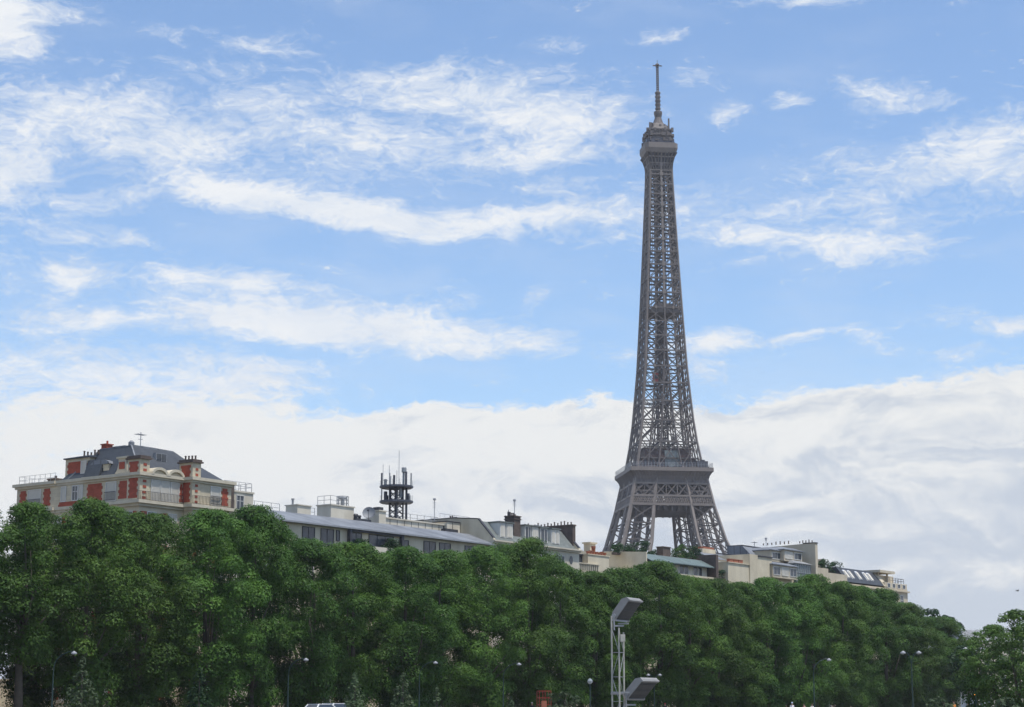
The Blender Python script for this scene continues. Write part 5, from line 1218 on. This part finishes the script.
def flood(px0, py0, w, hh, tk, tilt, yaw, label):
    # px0,py0: lower left corner of the casing in the photo
    o = fl(px0, py0)
    rot = Matrix.Rotation(yaw, 3, 'Z') @ Matrix.Rotation(tilt, 3, 'X')
    def T(x, y, z): return tuple(o + rot @ Vector((x, y, z)))
    c = .055
    prof = [(0, 0), (0, hh), (tk - c*1.5, hh), (tk, hh - c*2), (tk, c*2), (tk - c*1.5, 0)]     # (y,z): lens side is y=0, back is y=tk
    mb = MB(); n = len(prof); L0 = [T(0, y, z) for y, z in prof]; L1 = [T(w, y, z) for y, z in prof]
    mb.add(L0 + L1, [tuple(range(n))[::-1], tuple(range(n, 2*n))] + [(i, (i+1) % n, n + (i+1) % n, n + i) for i in range(n)])
    for z_ in (.02, hh - .02):                                   # rim round the lens
        mb.add([T(a, y, z) for a, y, z in ((-.012, -.025, z_-.02), (w+.012, -.025, z_-.02), (w+.012, .02, z_-.02), (-.012, .02, z_-.02), (-.012, -.025, z_+.02), (w+.012, -.025, z_+.02), (w+.012, .02, z_+.02), (-.012, .02, z_+.02))], [(0,3,2,1),(4,5,6,7),(0,1,5,4),(1,2,6,5),(2,3,7,6),(3,0,4,7)])
    f = mesh_obj('floodlight', mb, M['lightcase'], t); f['label'] = label
    mb = MB(); mb.add([T(.02, -.006, .03), T(w-.02, -.006, .03), T(w-.02, -.006, hh-.03), T(.02, -.006, hh-.03)], [(0,1,2,3)]); mesh_obj('lens', mb, M['lightface'], f)
    mb = MB()
    for z_ in (.12, hh*.5, hh - .12):
        p_ = T(w*.5, -.02, z_)
        mb.bar(T(.03, -.012, z_), T(w-.03, -.012, z_), .008)
    mesh_obj('lens_guard', mb, M['dark'], f)
    mb = MB(); mb.tube([T(-.03, tk*.5, hh*.12), T(.02, tk*.5, hh*.12)], .05, 10); mb.bar(T(-.02, tk*.5, hh*.12), o + Vector((-.02, 0, -.22)), .03); mb.bar(o + Vector((-.02, 0, -.12)), o + Vector((.2, 0, -.12)), .035)
    mesh_obj('bracket', mb, M['grey'], f)
flood(615, 620.5, .72, .60, .17, R(38), R(62), 'upper floodlight')
flood(627, 699.5, .74, .60, .17, R(44), R(56), 'lower floodlight')
mb = MB(); q = fl(624, 692.5); mb.bar((A[0].x - .03, -.02, q.z), (q.x + .14, -.02, q.z), .04); mb.bar((A[0].x - .03, .1, q.z - .03), (q.x + .1, .1, q.z - .03), .03); q2 = fl(613, 619); mb.bar((A[0].x, 0, q2.z - .02), (A[0].x + .36, 0, q2.z - .06), .035); mb.bar((A[0].x + .15, .1, q2.z - .1), (A[0].x + .4, .1, q2.z - .1), .03); mesh_obj('cross_arm', mb, M['grey'], t)
# ------------------------------------------------------------------ people
def skin_body():
    V = [(0,0,.95),(0,0,1.15),(0,-.01,1.38),(0,-.01,1.50),(0,-.03,1.62),(0,-.02,1.74)]; E = [(0,1),(1,2),(2,3),(3,4),(4,5)]; Rr = [.15,.14,.17,.06,.085,.08]
    for s_ in (-1, 1):
        b = len(V); V += [(s_*.19,0,1.41),(s_*.24,.03,1.15),(s_*.25,-.05,.92),(s_*.25,-.08,.84)]; E += [(2,b),(b,b+1),(b+1,b+2),(b+2,b+3)]; Rr += [.06,.047,.036,.038]
        b = len(V); V += [(s_*.095,0,.88),(s_*.11,-.02,.50),(s_*.11,.02,.09),(s_*.12,-.13,.05)]; E += [(0,b),(b,b+1),(b+1,b+2),(b+2,b+3)]; Rr += [.095,.065,.045,.042]
        for f_ in range(4):
            c = len(V); V += [(s_*.25, -.11+f_*.022, .80), (s_*(.247), -.11+f_*.022, .75)]; E += [(b-1, c), (c, c+1)]; Rr += [.011, .009]
        c = len(V); V += [(s_*.225, -.12, .82), (s_*.215, -.13, .79)]; E += [(b-1, c), (c, c+1)]; Rr += [.012, .01]
    me = bpy.data.meshes.new('tmp'); me.from_pydata(V, E, []); o = bpy.data.objects.new('tmp', me); COL.objects.link(o)
    sk = o.modifiers.new('s', 'SKIN'); sk.use_smooth_shade = True
    for i, r in enumerate(Rr): me.skin_vertices[0].data[i].radius = (r, r); 
    me.skin_vertices[0].data[0].use_root = True
    o.modifiers.new('d', 'SUBSURF').levels = 1
    dg = bpy.context.evaluated_depsgraph_get(); m2 = bpy.data.meshes.new_from_object(o.evaluated_get(dg)); bpy.data.objects.remove(o)
    return m2
BODY = skin_body()
SKIN = mat('skin', (.50, .30, .21), .6)
def cloth(name, c): return mat(name, c, .85, 0, .15, 4)
SHOE = cloth('dark_shoe', (.04, .035, .03))
def person(label, x, ytop, Y, shirt, trousers, hair, cap=None, rz=0.0, scale=1.0):
    p = atY(x, ytop, Y); h = 1.83; t = thing('person', label, 'person', (p.x, Y, .10), rz); k_ = (p.z - .10) / h if scale is None else scale
    t.scale = (k_, k_, k_); me = BODY.copy(); me.name = 'body'; me.materials.clear()
    for m in (SKIN, shirt, trousers, SHOE): me.materials.append(m)
    for q in me.polygons:
        z = q.center.z; q.material_index = 3 if z < .1 else 2 if z < .97 and abs(q.center.x) < .2 else 1 if z < 1.46 and (abs(q.center.x) < .21 or z > 1.2) else 0; q.use_smooth = True
    b = bpy.data.objects.new('body', me); COL.objects.link(b); b.parent = t
    mb = MB(); mb.lathe((0, .01, 1.69), [(.098, -.02), (.112, .04), (.09, .10), (.04, .135), (.001, .145)], 12); mesh_obj('hair' if not cap else 'cap', mb, cap or hair, b, smooth=True)
    if cap: mb = MB(); mb.box(-.06, .06, -.22, -.07, 1.70, 1.715); mesh_obj('cap_visor', mb, cap, b)
    mb = MB(); mb.box(-.014, .014, -.135, -.10, 1.615, 1.655); mb.box(-.05, -.02, -.112, -.095, 1.662, 1.676); mb.box(.02, .05, -.112, -.095, 1.662, 1.676); mb.box(-.028, .028, -.112, -.09, 1.578, 1.588); mesh_obj('face', mb, SKIN, b)
red = cloth('red_cloth', (.50, .05, .04)); blu = cloth('pale_blue_cloth', (.45, .55, .68)); dk = cloth('dark_cloth', (.03, .03, .04)); wht = cloth('white_cloth', (.72, .72, .70)); pink = cloth('pink_cloth', (.62, .33, .29)); org = cloth('orange_cloth', (.62, .24, .05)); hr = cloth('brown_hair', (.06, .04, .025)); nav = cloth('navy_cloth', (.03, .05, .12))
def autoY(y, ht=1.93):  # distance at which a head top of this height shows at that photo row
    d = ray(512, y); return (ht - EYE) / d.z * d.y
for label, x, y, sh, tr, ha, cp in (
 ('person in a red cap under the twin-arm lamp behind the floodlight', 665, 703, dk, nav, hr, red),
 ('person in dark clothes left of the one with the red cap', 655, 704, dk, dk, hr, None),
 ('person in a red shirt left of the one with the pale blue cap', 786, 704, red, nav, hr, None),
 ('person in a pale blue and white cap at the bottom edge', 792, 702, wht, nav, hr, blu),
 ('person in a pink top right of the pale blue cap', 804, 703.5, pink, dk, hr, None),
 ('person in a white top right of the one in pink', 812, 703.5, wht, dk, hr, None),
 ('person in white alone between the pink top and the street gap', 833, 704.5, wht, nav, hr, None),
 ('person in an orange top left of the white truck', 953.5, 701, org, dk, hr, None),
 ('person in dark clothes before the white truck', 968, 702, dk, dk, hr, None),
 ('person in a blue shirt right of the traffic light', 983, 698, blu, nav, hr, None),
 ('person in a white helmet left of the red work platform', 532, 702, dk, nav, hr, wht)):
    person(label, x, y, autoY(y), sh, tr, ha, cp, rz=random.uniform(-1, 1))
# ------------------------------------------------------------------ red work platform, cars, truck, traffic light
p = atY(544, 691, 100); t = thing('work_platform', 'red caged work platform standing at the bottom edge left of the bright bush', 'work platform', (p.x, 100, .1), R(12)); h = p.z - .1
mb = MB(); mb.box(-.45, .45, -.4, .4, .45, .62); mb.box(-.5, .5, -.28, .28, .25, .45); mesh_obj('chassis', mb, M['redpaint'], t)
for x in (-.38, .38):
    for y in (-.3, .3): mb = MB(); mb.tube([(x, y - .06, .2), (x, y + .06, .2)], .2, 12); mesh_obj('wheel', mb, M['tyre'], t)
mb = MB()
for k_ in range(4):
    z0 = .62 + k_ * (h - 1.75) / 4; z1 = z0 + (h - 1.75) / 4
    for y in (-.3, .3): mb.bar((-.36, y, z0), (.36, y, z1), .05); mb.bar((.36, y, z0), (-.36, y, z1), .05)
mesh_obj('scissor_lift', mb, M['redpaint'], t)
mb = MB(); zf = h - 1.1; mb.box(-.45, .45, -.4, .4, zf - .06, zf)
for x in (-.43, 0, .43):
    for y in (-.38, .38): mb.bar((x, y, zf), (x, y, h), .032)
for z in (zf + .4, zf + .75, h):
    for y in (-.38, .38): mb.bar((-.45, y, z), (.45, y, z), .032)
    for x in (-.43, .43): mb.bar((x, -.38, z), (x, .38, z), .032)
mesh_obj('cage', mb, M['redpaint'], t); t.scale = (.72, .72, 1)
mb = MB(); mb.box(-.3, .1, -.46, -.40, zf + .1, zf + .6); mesh_obj('control_box', mb, M['amber'] if False else M['pot'], t)
def car(label, x, ytop, Y, rz):
    p = atY(x, ytop, Y); t = thing('parked_car', label, 'car', (p.x, Y, .0), rz, 'white cars parked along the kerb'); k_ = max(.9, min(1.2, p.z / 1.5))
    def shell(pts, w0, w1, name, m, par):
        mb = MB(); mb.add([(y, -w0, z) for y, z in pts] + [(y, w0, z) for y, z in pts], [tuple(range(len(pts)))[::-1], tuple(range(len(pts), 2*len(pts)))] + [(i, (i+1) % len(pts), len(pts)+(i+1) % len(pts), len(pts)+i) for i in range(len(pts))]); return mesh_obj(name, mb, m, par)
    shell([(-2.1,.3),(2.1,.3),(2.15,.6),(1.95,.85),(.95,.95),(-1.75,.98),(-2.1,.85)], .86, .86, 'body', M['white'], t)
    mb = MB(); mb.frustum((-1.7, .95, -.82, .82, .95), (-1.2, .25, -.64, .64, 1.48)); mb.box(-1.15, .2, -.6, .6, 1.48, 1.53, 1); mesh_obj('cabin', mb, [M['glass'], M['white']], t)
    for a in ((.93, .27), (-1.68, -1.2)):
        for s_ in (-1, 1): mb = MB(); mb.bar((a[0], s_*.80, .95), (a[1], s_*.63, 1.5), .09); mesh_obj('pillar', mb, M['white'], t)
    for x_ in (-1.3, 1.35):
        for s_ in (-1, 1):
            mb = MB(); mb.tube([(x_, s_*.72, .32), (x_, s_*.9, .32)], .32, 14); w_ = mesh_obj('wheel', mb, M['tyre'], t); mb = MB(); mb.tube([(x_, s_*.88, .32), (x_, s_*.91, .32)], .2, 12); mesh_obj('rim', mb, M['grey'], w_)
    for s_ in (-1, 1): mb = MB(); mb.box(2.0, 2.13, s_*.62-.16, s_*.62+.16, .62, .78); mesh_obj('headlight', mb, M['lampglass'], t)
    t.scale = (1, 1, k_)
car('white parked car, left one of the pair between lamp and shrub', 324, 704.3, 160, R(50)); car('white parked car, right one of the pair between lamp and shrub', 338, 703.6, 168, R(52))
p = atY(967.5, 691, 300); t = thing('delivery_truck', 'white box truck standing in the street gap below the dark tree', 'truck', (p.x, 300, 0), R(-13.5))
h = p.z; mb = MB(); mb.box(-1.05, 1.05, .2, 5.2, .9, h); mb.box(-1.07, 1.07, .18, .2, .95, h - .05); mesh_obj('cargo_box', mb, M['white'], t)
mb = MB(); mb.prism([(-1.0, 5.3, .6), (-1.0, 7.3, .6), (-1.0, 7.3, 1.5), (-1.0, 6.8, 2.5), (-1.0, 5.3, 2.6)], (2.0, 0, 0)); cabn = mesh_obj('cab', mb, M['white'], t)
mb = MB(); mb.prism([(-.9, 7.24, 1.62), (.9, 7.24, 1.62), (.9, 6.86, 2.4), (-.9, 6.86, 2.4)], (0, .05, .02)); mesh_obj('windscreen', mb, M['glass'], cabn)
for y in (1.2, 6.2):
    for s_ in (-1, 1): mb = MB(); mb.tube([(s_*.75, y, .45), (s_*1.02, y, .45)], .45, 14); w_ = mesh_obj('wheel', mb, M['tyre'], t); mb = MB(); mb.tube([(s_*1.0, y, .45), (s_*1.04, y, .45)], .25, 10); mesh_obj('rim', mb, M['grey'], w_)
for s_ in (-1, 1): mb = MB(); mb.box(s_*.85-.12, s_*.85+.12, .1, .2, .8, .95); mesh_obj('tail_light', mb, M['redpaint'], t)
mb = MB(); mb.box(-1, 1, .1, 5.3, .55, .9); mesh_obj('chassis', mb, M['dark'], t)
p = atY(975, 694.4, 200); t = thing('traffic_light', 'traffic light showing amber at the street gap before the white truck', 'traffic light', (p.x, 200, .1)); h = p.z - .1
mb = MB(); mb.lathe((0, 0, 0), [(.11, 0), (.11, .3), (.06, .4), (.055, h - .35)], 8); mesh_obj('post', mb, M['postgreen'], t)
mb = MB(); mb.box(-.16, .16, -.13, .13, h - .48, h + .48); hs = mesh_obj('housing', mb, M['dark'], t)
for k_, m in ((.30, 'lensdk'), (0, 'amber'), (-.30, 'lensdk')):
    mb = MB(); mb.tube([(0, -.13, h + k_), (0, -.17, h + k_)], .105, 14); mesh_obj('lens', mb, M[m], hs)
    mb = MB(); mb.box(-.12, .12, -.28, -.13, h + k_ + .11, h + k_ + .13); mesh_obj('visor', mb, M['dark'], hs)
# ------------------------------------------------------------------ the bird
p = atY(1017.5, 591, 120); t = thing('flying_bird', 'small black bird in flight above the light green trees', 'bird', tuple(p), R(30)); t.scale = (.55, .55, .55)
mb = MB(); mb.tube([(-.2, 0, 0), (-.1, 0, .01), (.02, 0, .02), (.12, 0, .02), (.17, 0, .02), (.22, 0, .01)], [.012, .045, .06, .045, .032, .005], 10); bd = mesh_obj('body', mb, M['bird'], t, smooth=True)
for s_ in (-1, 1):
    mb = MB(); mb.prism([(.08, s_*.04, .03), (-.06, s_*.04, .03), (-.08, s_*.18, .13), (-.12, s_*.30, .10), (.0, s_*.28, .12), (.07, s_*.16, .12)], (0, 0, .012)); mesh_obj('wing', mb, M['bird'], bd)
mb = MB(); mb.prism([(-.17, -.02, 0), (-.17, .02, 0), (-.32, .06, 0), (-.32, -.06, 0)], (0, 0, .01)); mesh_obj('tail', mb, M['bird'], bd)
